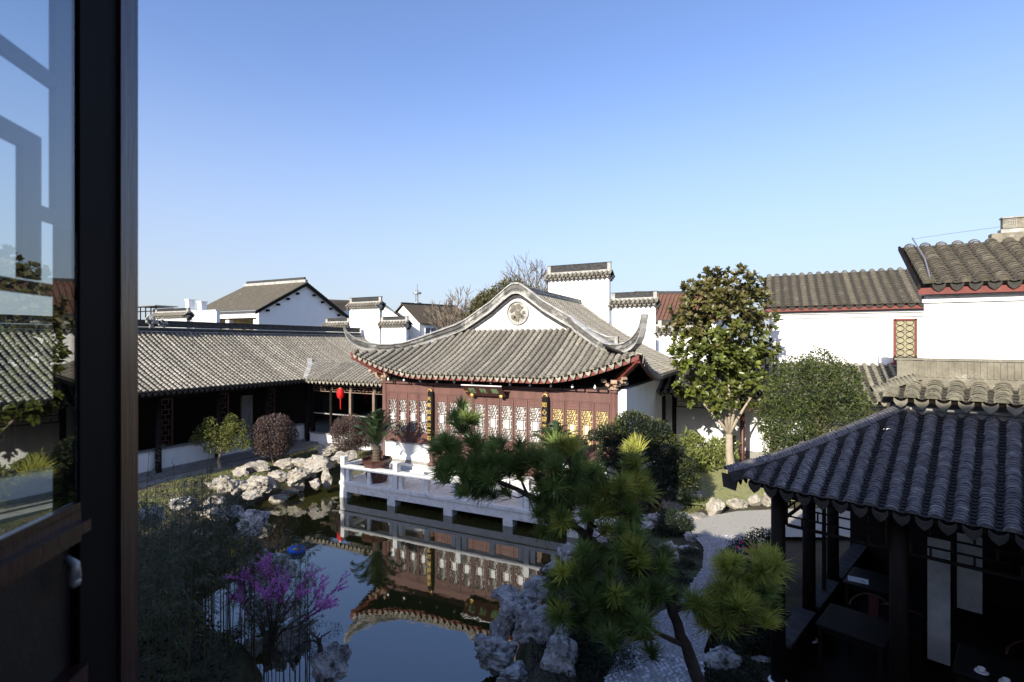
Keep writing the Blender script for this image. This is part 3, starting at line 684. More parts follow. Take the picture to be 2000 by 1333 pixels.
a_, b_ = at(1155, 16.6); q = MB(); q.obox((a_,b_,1.35), (.42,.16,1.3)); q.obox((a_,b_,2.04), (.5,.24,.05), 0, .3); solo('ochre_notice_board', q, m_rust, 'ochre wooden board with small grey top behind the pine', 'board')

# ------------------------------------------------------------------ stepped fire wall behind the hall
def stepwall(name, label, steps, b0, zb, x0f=None):
    t = empty(name, ((steps[0][0]+steps[-1][1])/2, b0, zb), label, 'wall')
    for x0, x1, ze, zt in steps:
        b = MB(); b.box(x0+.22,x1-.22,b0-.14,b0+.14,zb,ze+.12); part(t, 'wall_panel', b, m_white)
        wallcap(t, (x0, b0), (1, 0), x1-x0, ze, run=.42, rise=.30, top=zt-ze)
    return t
stepwall('stepped_wall', 'tall white horse-head wall stepping down behind the hall roof', [(-11.85,-7.65,9.95,10.75),(-7.9,-5.05,8.25,8.95),(-5.3,-2.6,6.65,7.35)], 29.0, .6)
# fill between panel and next step is the wall itself
stepwall('stepped_wall', 'small white horse-head wall at the far end of the long left roof', [(-27.6,-24.35,8.72,9.42),(-24.65,-22.0,7.33,7.95),(-30.0,-27.35,7.33,7.95)], 28.9, .6)

# ------------------------------------------------------------------ long corridor on the left
lc = empty('long_corridor', (-24, 12, .6), 'long dark corridor with grey tiled roof along the left side of the pond', 'corridor')
def S_lc(u, d): return Vector((-21.4-d, u, 4.14+.42*d+.018*d*d))
rows = []
for u in frange(1.5, 28.6, .232):
    d0 = 0.0 if u < 19.35 else (.0 if u < 19.4 else min(1.9, max(0, (u-19.4)*.95)) )
    if u > 21.15: d0 = 0
    rows.append((u, d0, 4.75))
roof(lc, S_lc, rows, .17, .086, .232, m_tile, mdrip=m_tiled, drip=(.17,.16))
b = MB(); b.add([(-26.2,1.5,6.5),(-26.2,28.7,6.5),(-31,28.7,4.2),(-31,1.5,4.2)], [(0,1,2,3)]); part(lc, 'back_roof', b, m_tile)
b = MB(); b.box(-26.35,-26.05,1.5,28.5,6.40,6.78); part(lc, 'ridge_base', b, m_ridge)
b = MB(); b.box(-26.30,-26.10,1.5,28.45,6.84,7.10); part(lc, 'ridge_panel', b, m_ridge)
b = MB(); b.box(-26.38,-26.02,1.5,28.5,6.78,6.82); b.box(-26.36,-26.04,1.5,28.5,6.60,6.63); part(lc, 'ridge_line', b, m_mortar)
b = MB(); b.box(-26.34,-26.06,1.5,28.5,7.10,7.16); part(lc, 'ridge_top', b, m_tiled)
b = MB()
for k in range(26): b.obox((-26.0+R.uniform(-.05,.05), 14.5+R.uniform(-.5,.6), 7.0+R.uniform(-.15,.32)), (.06,.26,.07), R.uniform(0,1), R.uniform(-1,1))
part(lc, 'ridge_ornament', b, m_mortar, kind='stuff')
b = MB(); b.box(-22.62,-22.38,1.5,20.1,.6,1.64); part(lc, 'low_wall', b, m_white)
b = MB(); b.box(-22.68,-22.32,1.5,20.1,1.64,1.69); b.box(-22.37,-22.2,1.5,20.1,.6,.86); part(lc, 'low_wall_coping', b, m_stoneg)
b = MB(); b.box(-26.1,-25.9,1.5,28.5,.6,6.2); part(lc, 'back_wall', b, m_dark)  # near-black colour stands in for the corridor's deep shade
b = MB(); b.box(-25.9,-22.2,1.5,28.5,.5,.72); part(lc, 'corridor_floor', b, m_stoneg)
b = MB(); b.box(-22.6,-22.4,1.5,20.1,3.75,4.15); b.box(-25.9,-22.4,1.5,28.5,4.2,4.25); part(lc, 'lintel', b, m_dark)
b = MB(); pts = [(-21.45, y, 4.12) for y in (1.5, 19.6)]; b.band(pts, -.17, -.03, .03); part(lc, 'eave_fascia', b, m_dark)
for y in np.arange(2.3, 20.2, 2.55):
    b = MB(); b.lathe((-22.22,y,.6), [(.13,0),(.12,.2),(.11,3.4)], 10); part(lc, 'column', b, m_dark, True)
def fretwin(t, p0, dv, W, H, m, nm='lattice_window', nx_=4, nz_=9, t_=.03, seed=0):
    """window of fretwork: p0 lower left corner, dv direction along the wall"""
    rr = random.Random(seed); q = MB(); dv = Vector((dv[0], dv[1], 0)); p0 = Vector(p0)
    def bar(u0, z0, u1, z1, w_=t_): q.bar(p0+dv*u0+Vector((0,0,z0)), p0+dv*u1+Vector((0,0,z1)), w_, w_)
    for a_ in ((0,0,W,0),(0,H,W,H),(0,0,0,H),(W,0,W,H)): bar(*a_, t_*1.8)
    for j in range(1, nz_):
        z = H*j/nz_; a0 = W*rr.choice((0,0,.25)); a1 = W*rr.choice((1,.75,1)); bar(a0, z, a1, z)
    for i in range(1, nx_):
        for j in range(nz_):
            if (i+j) % 2: bar(W*i/nx_, H*j/nz_, W*i/nx_, H*(j+1)/nz_)
    return part(t, nm, q, m)
for i, y in enumerate(np.arange(3.6, 19.8, 1.27)):
    if i % 2 == 0: fretwin(lc, (-22.5, y-1.1, 1.75), (0,1), .55, 1.95, m_frame, seed=i)
b = MB(); b.box(-23.6,-23.5,17.2,17.8,1.0,3.4); part(lc, 'pale_door_panel', b, m_stoneg)

# ------------------------------------------------------------------ glazed gallery joining corridor and hall
gg = empty('glazed_gallery', (-18, 20.3, .6), 'short glass-walled gallery with tiled roof between corridor and hall', 'gallery')
def S_gg(u, d): return Vector((u, 19.25+d, 4.14+.42*d))
rows = []
for u in frange(-23.2, -14.3, .26): rows.append((u, max(0, -21.4-u), 1.95))
roof(gg, S_gg, rows, .16, .094, .26, m_tile, mdrip=m_tile, drip=(.19,.17))
b = MB(); b.sweep([(-21.42,19.22,4.22),(-21.9,19.9,4.55),(-22.7,20.8,4.92),(-23.3,21.3,5.2)], [.13]*4, RIDGE); part(gg, 'valley_ridge', b, m_mortar)
b = MB(); b.box(-21.9,-14.9,20.05,20.3,.5,1.24); part(gg, 'low_wall', b, m_white)
b = MB(); b.box(-21.95,-14.9,19.98,20.36,1.24,1.29); part(gg, 'sill', b, m_stoneg)
b = MB(); b.box(-21.9,-14.9,20.1,20.25,3.85,4.2); part(gg, 'lintel', b, m_dark)
b = MB(); b.box(-21.9,-14.9,24.0,24.2,.5,4.2); b.box(-21.9,-14.9,20.4,24,.5,.6); part(gg, 'inner_wall', b, m_dark)
gx = [-21.8,-20.45,-19.1,-17.55,-16.05,-15.0]
for x in gx:
    b = MB(); b.box(x-.07,x+.07,20.08,20.26,1.29,3.85); part(gg, 'post', b, m_tan if x > -19.2 else m_dark)
for i in range(len(gx)-1):
    b = MB(); b.box(gx[i]+.071,gx[i+1]-.071,20.16,20.172,1.30,3.85); part(gg, 'glass_pane', b, m_pane2)
    b = MB(); b.box(gx[i]+.071,gx[i+1]-.071,20.14,20.19,2.28,2.34); part(gg, 'glazing_bar', b, m_stoneg)
    fretwin(gg, (gx[i]+.08, 20.13, 3.5), (1,0), gx[i+1]-gx[i]-.16, .33, m_tan, 'hanging_fret', 7, 3, .02, seed=i)
ln = empty('red_lantern', (-16.95, 19.75, 2.9), 'red silk lantern with tassel hanging at the glass gallery', 'lantern')
lx, ly = at(665, 25.6); ORG[ln] = Vector((lx, ly, 2.9)); ln.location = (lx, ly, 2.9)
b = MB(); b.lathe((lx,ly,3.55), [(.06,-.26),(.12,-.24),(.17,-.13),(.185,0),(.17,.13),(.12,.24),(.06,.26)], 12); part(ln, 'silk_body', b, m_lant)
b = MB(); b.tube([(lx,ly,3.3),(lx,ly,2.75)], [.03,.018], 6); part(ln, 'tassel', b, m_lant)
b = MB(); b.tube([(lx,ly,3.8),(lx,ly,4.1)], .008, 4); part(ln, 'cord', b, m_dark)
for z in (3.30,3.81): b = MB(); b.lathe((lx,ly,z), [(.065,-.02),(.065,.02)], 10); part(ln, 'end_ring', b, m_gold)
# ------------------------------------------------------------------ houses on the right
hc = empty('white_house', (3, 27, .6), 'long white two-storey house with brown tiled roof behind the magnolia', 'house')
b = MB(); b.box(.35,8.5,26.5,31.5,.6,7.50); part(hc, 'wall', b, m_white)
b = MB(); b.box(.30,8.5,26.42,26.497,7.18,7.26); b.box(.28,8.5,26.38,26.497,7.36,7.44); part(hc, 'wall_moulding', b, m_white2)
def S_hc(u, d): return Vector((u, 26.1+d, 7.70+.55*d+.02*d*d))
rows = [(u, 0, 2.9) for u in frange(.15, 8.4, .36)]
roof(hc, S_hc, rows, .15, .125, .36, m_tileo, mdrip=m_tiled, drip=(.24,.15))
b = MB(); b.band([(.1,26.15,7.66),(8.4,26.15,7.66)], -.18, -.04, .03); part(hc, 'eave_fascia', b, m_red)
b = MB(); b.box(.0,.15,26.2,29,7.5,7.62); b.add([(.1,29.0,9.4),(8.4,29.0,9.4),(8.4,32,7.6),(.1,32,7.6)], [(0,1,2,3)]); b.prism([(.36,26.5,7.5),(.36,31.5,7.5),(.36,29,9.25)], (.1,0,0)); part(hc, 'back_roof', b, m_tileo)
b = MB(); b.box(5.02,5.06+.68,26.44,26.495,5.35,7.0); part(hc, 'window_pane', b, m_beige)
b = MB()
for x in (4.99, 5.70): b.box(x,x+.08,26.38,26.499,5.22,7.05)
b.box(5.0,5.78,26.38,26.498,7.0,7.08); b.box(4.9,5.85,26.34,26.497,5.16,5.24); part(hc, 'window_frame', b, m_red)
q = MB()
for k in range(7):
    for s_ in (0, 1):
        cx, cz = 5.22+.32*s_, 5.42+.25*k
        q.tube([(cx+.14*math.cos(a), 26.42, cz+.12*math.sin(a)) for a in np.linspace(0, 2*math.pi, 9)], .011, 4)
part(hc, 'window_lattice', q, m_dark)
# pent corridor below it
pc = empty('garden_corridor', (0, 24.5, .6), 'open roofed walk with dark posts along the white wall behind the magnolia tree', 'corridor')
def S_pc(u, d): return Vector((u, 23.2+d, 3.86+.34*d+.02*d*d))
rows = [(u, 0, 3.2) for u in frange(-4.3, 7.4, .30)]
roof(pc, S_pc, rows, .17, .09, .30, m_tilel, mdrip=m_tilel, drip=(.2,.15))
b = MB(); b.box(-4.3,7.4,26.25,26.495,5.0,5.14); part(pc, 'flashing', b, m_stoneg)
b = MB(); b.box(-4.4,7.6,25.7,25.85,.6,4.3); part(pc, 'back_wall', b, m_white)
b = MB(); b.box(-4.4,7.6,25.62,25.695,.75,1.15); part(pc, 'wall_skirting', b, m_stoneg)
b = MB(); b.box(-4.4,7.6,23.6,25.7,.5,.84); part(pc, 'corridor_floor', b, m_pave)
b = MB(); b.box(-4.4,7.6,23.95,24.07,3.72,3.95); b.box(-4.4,7.6,23.4,26.4,3.98,4.02); part(pc, 'lintel', b, m_dark)
for i, x in enumerate((-3.55, -.74, 2.1, 4.9)):
    b = MB(); b.lathe((x,24.0,.84), [(.11,0),(.10,.1),(.095,2.95)], 10); part(pc, 'column', b, m_dark if i == 0 else m_frame, True)
    b = MB(); b.lathe((x,24.0,.6), [(.17,0),(.17,.2),(.13,.25)], 10); part(pc, 'column_base', b, m_stoneg)
b = MB(); b.box(.35,.60,25.55,25.69,.85,2.0); part(pc, 'red_wall_post', b, m_wood)
for i, (x0, x1) in enumerate(((-3.45,-.84),(-.64,2.0),(2.2,4.8))): fretwin(pc, (x0, 24.01, 3.2), (1,0), x1-x0, .5, m_frame, 'hanging_fret', 12, 4, .025, seed=20+i)
# near white house on the far right
hd = empty('near_white_house', (6, 17, .6), 'near white house on the right edge with thick tiled eave and red eave board', 'house')
b = MB(); b.prism([(3.87,17.0,.6),(10.5,17.0,.6),(10.5,22,.6),(5.1,22,.6)], (0,0,6.82)); part(hd, 'wall', b, m_white)
b = MB(); b.box(3.82,10.5,16.93,16.997,7.12,7.22); b.box(3.78,10.5,16.89,16.997,7.30,7.38); part(hd, 'wall_moulding', b, m_white2)
def S_hd(u, d): return Vector((u, 16.62+d, 7.58+.62*d))
rows = [(u, 0, 2.1) for u in frange(3.72, 10.3, .37)]
roof(hd, S_hd, rows, .10, .14, .37, m_tileo, mdrip=m_tiled, drip=(.27,.19), single=set(range(0, 9)))
b = MB(); b.band([(3.68,16.68,7.54),(10.3,16.68,7.54)], -.22, -.05, .04); part(hd, 'eave_fascia', b, m_red)
b = MB(); b.prism([(3.66,16.66,7.46),(3.66,18.8,8.82),(3.66,18.8,8.94),(3.66,16.66,7.58)], (.06,0,0)); part(hd, 'verge_board', b, m_dark)
b = MB(); b.prism([(3.9,17.0,7.3),(4.35,18.9,7.3),(4.35,18.9,8.72)], (.1,0,0)); b.add([(3.7,18.8,8.9),(10.3,18.8,8.9),(10.3,21.5,7.4),(4.9,21.5,7.4)], [(0,1,2,3)]); part(hd, 'back_roof', b, m_tileo)
b = MB(); b.box(5.75,10.3,18.65,18.9,8.85,9.1); part(hd, 'ridge_base', b, m_ridgel)
b = MB(); b.box(6.0,10.3,18.70,18.86,9.22,9.5); part(hd, 'ridge_panel', b, m_ridgel)
b = MB(); b.box(5.95,10.3,18.66,18.9,9.1,9.2); b.box(5.98,10.3,18.66,18.9,9.5,9.54); part(hd, 'ridge_line', b, m_mortar)
b = MB()
for s_ in (.11, .07, .03): 
    for (x0, z0, x1, z1) in ((-1,-1,1,-1),(1,-1,1,1),(1,1,-1,1),(-1,1,-1,-1)): b.bar((6.17+x0*s_, 18.695, 9.36+z0*s_), (6.17+x1*s_, 18.695, 9.36+z1*s_), .012)
part(hd, 'key_ornament', b, m_mortar)
b = MB(); b.tube([(3.9,16.6,7.75),(3.98,17.4,8.35),(3.98,18.7,9.15)], .02, 5); part(hd, 'roof_rod', b, m_metal)
b = MB(); b.tube([(4.0,18.7,9.12),(4.8,18.75,9.2),(6.0,18.8,9.3)], .006, 4); part(hd, 'lightning_wire', b, m_metal)
b = MB()
for x, z, s_ in ((7.05,6.62,.025),(7.35,6.7,.02),(6.85,6.78,.02),(7.12,6.88,.025),(7.4,6.95,.02),(6.62,6.4,.015)): b.lathe((x,0,0), [(s_,0),(s_,.01)], 6) if False else b.obox((x, 16.995, z), (s_*2, .02, s_*2), 0, 0, .6)
part(hd, 'wall_marks', b, m_tiled, kind='stuff')

# ------------------------------------------------------------------ near pavilion, turned against the garden
C0 = Vector((*cg(3.4, 7.9), 0)); UG = Vector((.9455, -.3255, 0)); VG = Vector((.3255, .9455, 0)); AF = math.atan2(UG.y, UG.x)
def fo(u, v, z): p = C0+UG*u+VG*v; return Vector((p.x, p.y, z))
pf = empty('near_pavilion', tuple(fo(2, 2, .6)), 'dark open pavilion at lower right under a blue-grey tiled hip roof', 'pavilion')
def fbox(mb, u0, u1, v0, v1, z0, z1):
    c = fo((u0+u1)/2, (v0+v1)/2, (z0+z1)/2); mb.obox(tuple(c), (u1-u0, v1-v0, z1-z0), AF); return mb
def lf(q): return .10*max(0, 1-q/1.1)**2
def S_f1(u, d): return fo(u, d, 3.92+.53*d+.02*d*d+lf(u))
def S_f2(u, d): return fo(d, u, 3.92+.53*d+.02*d*d+lf(u))
rows = [(u, 0, min(1.88, u)) for u in frange(.12, 5.4, .222)]
sing = set(); n_ = 0
for i, rr_ in enumerate(rows):
    if 8 <= i <= 14: sing.add(i)
roof(pf, S_f1, rows, .042, .080, .222, m_tileb, mpan=m_ridge, mdrip=m_tiled, drip=(.17,.15), single=sing, jk=.006)  # near-black pans carry the shade between rows in their colour
rows = [(u, 0, min(1.88, u)) for u in frange(.12, 3.7, .222)]
roof(pf, S_f2, rows, .06, .088, .222, m_tilel, mpan=m_tilel, mdrip=m_tiled, drip=(.17,.15), jk=.005)
# hip: stacked curved tiles
cvh, cfh = canon_cover(.085, .055); b = MB(); n = 62
for k in range(n):
    s0 = -.06+1.98*k/n; P = fo(s0, s0, 3.92+.53*s0+.02*s0*s0+lf(s0)+.07); P2 = fo(s0+.03, s0+.03, P.z+.016-.004*max(0, 1-s0))
    T = (P2-P).normalized(); Lx = Vector((T.y, -T.x, 0)).normalized(); Nn = Lx.cross(T).normalized()
    M = Matrix(((Lx.x,T.x,Nn.x,P.x),(Lx.y,T.y,Nn.y,P.y),(Lx.z,T.z,Nn.z,P.z),(0,0,0,1))) @ Matrix.Translation((R.uniform(-.004,.004),0,R.uniform(-.003,.003)))
    b.addm(cvh, cfh, M)
part(pf, 'hip_tiles', b, m_tileb, kind='stuff')
b = MB(); pts = [tuple(fo(s0, s0, 3.98+.53*s0+.02*s0*s0+lf(s0))) for s0 in np.linspace(-.03, 1.9, 10)]; b.sweep(pts, [.14]*10, [(.07,0),(.08,-1)]); part(pf, 'hip_bed', b, m_ridge)
b = MB(); b.prism([tuple(fo(-.12,-.12,4.06)), tuple(fo(-.10,-.10,3.84)), tuple(fo(.02,.02,3.78)), tuple(fo(.05,.05,4.0))], tuple(UG*.03)); part(pf, 'corner_tile', b, m_tiled)
# upper wall, coping round the lantern wall
b = MB(); fbox(b, 1.9, 5.6, 1.9, 3.6, 4.6, 5.32); part(pf, 'upper_wall', b, m_ridgel)
b = MB(); fbox(b, 1.86, 5.6, 1.86, 3.64, 5.04, 5.09); part(pf, 'wall_ledge', b, m_mortar)
b = MB(); fbox(b, 1.84, 5.6, 1.84, 1.899, 4.86, 5.03); part(pf, 'flashing', b, m_stoneg)
cp = empty('roof_coping', tuple(fo(3.5, 2.0, 5.2)), 'sunlit coping of stacked curved tiles with ribbed ridge above the near pavilion roof', 'coping')
o_ = fo(1.62, 2.06, 0)
wallcap(cp, (o_.x, o_.y), (UG.x, UG.y), 4.2, 5.22, run=.42, rise=.24, top=.60, sp=.245, r=.10, mrow=m_tilel, mdrip=m_tilel, e=.05, flick=False, mr=m_ridgel, single=set(range(1, 13)), mends=m_ridgel)
b = MB(); n = 12
for k in range(n):
    s0 = k/n*.55; P = fo(1.50+s0, 1.78+s0*.4, 5.26+s0*.42); T = (UG*.86+VG*.35+Vector((0,0,.38))).normalized(); Lx = Vector((T.y,-T.x,0)).normalized(); Nn = Lx.cross(T)
    M = Matrix(((Lx.x,T.x,Nn.x,P.x),(Lx.y,T.y,Nn.y,P.y),(Lx.z,T.z,Nn.z,P.z),(0,0,0,1))); b.addm(cvh*1.25, cfh, M)
part(cp, 'corner_tiles', b, m_tilel)
# frame and room
for u, v in ((.5,.5),(2.0,.5),(3.5,.5),(.5,2.1),(.5,3.7),(5.0,.5)):
    b = MB(); c = fo(u, v, 0); b.lathe((c.x, c.y, .85), [(.105,0),(.10,3.15)], 16); part(pf, 'column', b, m_dark, True)
    b = MB(); b.lathe((c.x, c.y, .62), [(.15,0),(.19,.08),(.19,.16),(.13,.24)], 16); part(pf, 'column_base', b, m_stone, True)
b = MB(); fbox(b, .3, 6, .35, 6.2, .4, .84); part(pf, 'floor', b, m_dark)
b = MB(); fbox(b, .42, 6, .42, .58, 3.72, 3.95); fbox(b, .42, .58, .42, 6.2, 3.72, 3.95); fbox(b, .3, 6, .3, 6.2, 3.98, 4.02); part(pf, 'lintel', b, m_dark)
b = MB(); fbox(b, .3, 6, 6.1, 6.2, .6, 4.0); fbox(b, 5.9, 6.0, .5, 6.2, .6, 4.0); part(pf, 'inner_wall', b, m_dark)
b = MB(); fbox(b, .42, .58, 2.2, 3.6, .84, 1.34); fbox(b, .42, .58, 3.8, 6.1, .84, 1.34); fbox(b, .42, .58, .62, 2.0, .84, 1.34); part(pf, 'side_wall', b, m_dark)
b = MB(); fbox(b, .36, .64, .62, 2.0, 1.34, 1.39); fbox(b, .36, .64, 2.2, 3.6, 1.34, 1.39); fbox(b, .36, .64, 3.8, 6.1, 1.34, 1.39); part(pf, 'window_sill', b, m_ridge)
b = MB(); fbox(b, 2.1, 3.4, .45, .60, 1.30, 1.42); fbox(b, 3.6, 4.9, .45, .60, 1.30, 1.42); part(pf, 'seat_rail', b, m_ridge)
for i, (p0, dv, W, H) in enumerate(((fo(.62,.5,3.28), UG, 1.26, .42),(fo(2.12,.5,3.28), UG, 1.26, .42),(fo(3.62,.5,3.28), UG, 1.26, .42),(fo(.5,.62,3.28), VG, 1.36, .42),(fo(.5,2.22,3.28), VG, 1.36, .42))):
    fretwin(pf, tuple(p0), (dv.x, dv.y), W, H, m_dark, 'hanging_fret', 6, 3, .022, seed=40+i)
b = MB(); fbox(b, 2.08, 2.36, 2.6, 2.64, .96, 2.95); part(pf, 'blind_panel', b, m_paper, label='long pale hanging blind')
b = MB(); fbox(b, 2.42, 2.72, 2.9, 2.94, 1.80, 3.25); part(pf, 'blind_panel', b, m_paper, label='shorter pale hanging blind')
for y in (2.25, 3.0, 3.75): 
    b = MB(); fbox(b, .48, .54, y, y+.05, 1.39, 3.28); part(pf, 'window_bar', b, m_dark)
def chair(u, v, rz, label):
    c = fo(u, v, .84); t = empty('round_back_chair', tuple(c), label, 'chair', 'round-backed chairs in the near pavilion')
    Mx = Matrix.Translation(c) @ Matrix.Rotation(AF+rz, 4, 'Z')
    def P(x, y, z): return tuple(Mx @ Vector((x, y, z)))
    b = MB(); b.obox(P(0,0,.45), (.52,.46,.04), AF+rz, bev=.01); part(t, 'seat', b, m_dark)
    b = MB(); b.tube([P(.30*math.cos(a), .02+.28*math.sin(a), .70+.18*math.sin(max(0,a)) if True else 0) for a in np.linspace(0, math.pi, 12)], .014, 6); part(t, 'hoop', b, m_frame, True)
    b = MB(); b.prism([P(-.07,.27,.47), P(.07,.27,.47), P(.07,.30,.87), P(-.07,.30,.87)], tuple((Mx.to_3x3() @ Vector((0,.012,0))))); part(t, 'splat', b, m_frame)
    for x, y in ((-.24,-.2),(.24,-.2),(-.24,.2),(.24,.2)):
        b = MB(); b.tube([P(x,y,0), P(x,y,.72 if y > 0 else .70)], .013, 6); part(t, 'leg', b, m_dark)
def table(u, v, label, w_=.9, d_=.9):
    c = fo(u, v, .84); t = empty('square_table', tuple(c), label, 'table', 'tables in the near pavilion')
    b = MB(); b.obox((c.x,c.y,.84+.78), (w_,d_,.04), AF, bev=.008); part(t, 'tabletop', b, m_black)
    b = MB(); b.obox((c.x,c.y,.84+.71), (w_-.12,d_-.12,.09), AF); part(t, 'apron', b, m_dark)
    for x in (-1, 1):
        for y in (-1, 1):
            q_ = c+UG*(x*(w_/2-.06))+VG*(y*(d_/2-.06)); b = MB(); b.obox((q_.x,q_.y,.84+.37), (.055,.055,.74), AF); part(t, 'leg', b, m_dark)
table(1.25, 3.5, 'black table holding the white notepad in the near pavilion'); table(1.3, 1.55, 'dark table near the corner post in the near pavilion'); table(3.05, 1.55, 'black table with two white cups at the bottom right', 1.1, .9)
chair(1.75, 2.75, math.pi, 'round-backed chair facing the notepad table'); chair(1.35, 2.35, 0, 'round-backed chair behind the corner-post table'); chair(3.3, 2.3, 0, 'round-backed chair behind the table with cups')
c = fo(1.0, 3.3, 1.645); t = empty('notepad', tuple(c), 'white notepad with pen lying on the black table', 'notepad'); b = MB(); b.obox(tuple(c), (.32,.22,.015), AF+.2); part(t, 'pages', b, m_note)
b = MB(); b.tube([tuple(c+UG*.05+Vector((0,0,.014))), tuple(c+UG*.12-VG*.08+Vector((0,0,.014)))], .005, 5); part(t, 'pen', b, m_black)
for i, (u, v) in enumerate(((2.78,1.30),(3.02,1.22))):
    c = fo(u, v, 1.64); t = empty('cup_and_saucer', tuple(c), ('left' if i == 0 else 'right')+' white teacup on saucer on the black table at bottom right', 'cup', 'teacups on the pavilion table')
    b = MB(); b.lathe(tuple(c), [(.03,0),(.045,.004),(.078,.014),(.074,.018),(.03,.010)], 18); part(t, 'saucer', b, m_cream, True)
    b = MB(); b.lathe((c.x,c.y,c.z+.012), [(.02,0),(.032,.02),(.042,.055),(.038,.055),(.028,.02),(.01,.012)], 16); part(t, 'cup', b, m_cream, True)
    b = MB(); b.tube([(c.x-.04,c.y,c.z+.055),(c.x-.062,c.y,c.z+.05),(c.x-.06,c.y,c.z+.032),(c.x-.036,c.y,c.z+.028)], .005, 5); part(t, 'handle', b, m_cream)

# ------------------------------------------------------------------ houses beyond the walls
def farroof(t, A, B, Ct, D, sp, r, m, nm='tile_rows'):
    """A-B eave, D-Ct ridge above it"""
    A, B, Ct, D = map(Vector, (A, B, Ct, D)); n = max(2, int((B-A).length/sp)); mb = MB(); nrm = (B-A).cross(D-A).normalized()
    if nrm.z < 0: nrm = -nrm
    mb.add([tuple(p) for p in (A, B, Ct, D)], [(0,1,2,3)])
    sd = (B-A).normalized()*r
    for k in range(n):
        f = (k+.5)/n; p = A.lerp(B, f); q_ = D.lerp(Ct, f); V = []
        for pt in (p, q_):
            V += [tuple(pt-sd), tuple(pt-sd*.6+nrm*r*.8), tuple(pt+sd*.6+nrm*r*.8), tuple(pt+sd)]
        mb.add(V, [(0,4,5,1),(1,5,6,2),(2,6,7,3),(0,1,2,3)])
    return part(t, nm, mb, m, kind='stuff')
ha = empty('far_house', (-44, 36, .5), 'big white house with broad grey gable roof above the left corridor', 'house')
b = MB(); b.prism([(-40,30.9,.5),(-40,41.1,.5),(-40,41.1,8.9),(-40,36,11.75),(-40,30.9,8.9)], (-.3,0,0)); part(ha, 'gable_wall', b, m_white2)
b = MB(); b.box(-48.3,-40.3,31.0,31.3,.5,6.9); b.box(-48.3,-40.3,30.95,31.3,8.35,8.95); b.box(-48.6,-48.3,31,41,.5,8.9); part(ha, 'front_wall', b, m_white2)
b = MB(); b.box(-48.3,-40.3,32.6,32.7,6.9,8.4); part(ha, 'recess_wall', b, m_papery)
b = MB(); b.box(-48.3,-40.4,30.97,31.1,8.22,8.34); b.box(-47,-46.9,31,31.1,6.9,8.3); part(ha, 'balcony_beam', b, m_dark)
for x in (-40.6,-44.4): b = MB(); b.box(x-.25,x+.25,31.0,31.4,6.9,8.34); part(ha, 'pillar', b, m_white2)
farroof(ha, (-48.7,30.4,8.95), (-39.7,30.4,8.95), (-39.7,36,12.0), (-48.7,36,12.0), .27, .085, m_tileo)
farroof(ha, (-39.7,41.6,8.95), (-48.7,41.6,8.95), (-48.7,36,12.0), (-39.7,36,12.0), .27, .085, m_tile)
b = MB(); b.box(-48.8,-39.8,35.85,36.15,12.0,12.25); part(ha, 'ridge', b, m_mortar)
b = MB(); b.box(-48.4,-40.0,35.9,36.1,12.25,12.5); part(ha, 'ridge_top', b, m_ridge)
b = MB(); b.band([(-39.7,30.4,8.9),(-39.7,36,11.95),(-39.7,41.6,8.9)], -.3, .0, .12); part(ha, 'verge_board', b, m_dark)
for k in range(4):
    for sg in (-1, 1): q = MB(); y = 36+sg*(1.0+1.1*k); z = 11.5-.545*(1.0+1.1*k); q.box(-40.0,-39.7,y-.1,y+.1,z-.25,z-.05); part(ha, 'purlin_end', q, m_dark)
cap2 = empty('low_roof_wall', (-45, 25, .5), 'low white wall with small tiled coping left of the big far house', 'wall')
a_, b_ = at(303, 41); a2, b2 = at(372, 39.2)
dv = Vector((a2-a_, b2-b_, 0)); Ld = dv.length; dv.normalize(); c = ((a_+a2)/2, (b_+b2)/2)
q = MB(); q.obox((c[0], c[1], 4.4), (Ld-.5, .3, 7.6), math.atan2(dv.y, dv.x)); part(cap2, 'wall_panel', q, m_white2)
wallcap(cap2, (a_, b_), (dv.x, dv.y), Ld, 8.15, top=.62)
for px, py, w_, lb in ((371,596,.45,'small white chimney block left of the big far roof'),(395,600,.5,'second white chimney block touching the far roof')):
    p = at3(px, py, 43.5); q = MB(); q.obox((p.x,p.y,p.z-1.1), (w_,.5,3.0)); q.obox((p.x,p.y,p.z+.43), (w_+.12,.62,.08)); solo('chimney', q, m_white2, lb, 'chimney')
p = at3(400, 620, 43); q = MB(); q.obox((p.x-1,p.y,p.z-2.6), (5.5,.3,6.2)); q.obox((p.x-1,p.y-.05,p.z+.52), (5.6,.4,.08)); solo('garden_wall', q, m_white2, 'plain white wall under the chimney blocks', 'wall')
gh_ = empty('glass_sunroom', tuple(at3(282, 640, 46)), 'metal-framed glass sunroom on a rooftop at the far left', 'sunroom')
p = at3(282, 612, 46)
b = MB()
for dx in (-2.6,-1.8,-1.0,-.2,.55): b.obox((p.x+dx+1.2,p.y,p.z-.2), (.07,.07,1.5))
for z in (.55,.15,-.9): b.obox((p.x+.2,p.y,p.z+z), (3.2,.08,.08))
part(gh_, 'metal_frame', b, m_dark)
b = MB(); b.obox((p.x+.2,p.y+1.5,p.z-.2), (3.1,.05,1.4)); part(gh_, 'glass_pane', b, m_glassd)
b = MB(); b.obox((p.x+.2,p.y+.8,p.z+.62), (3.5,2,.08)); part(gh_, 'flat_roof', b, m_metal)
b = MB(); b.obox((p.x+.2,p.y+.8,(p.z-.95)/2), (3.3,1.8,p.z-.95)); part(gh_, 'storey_below', b, m_stoneg)
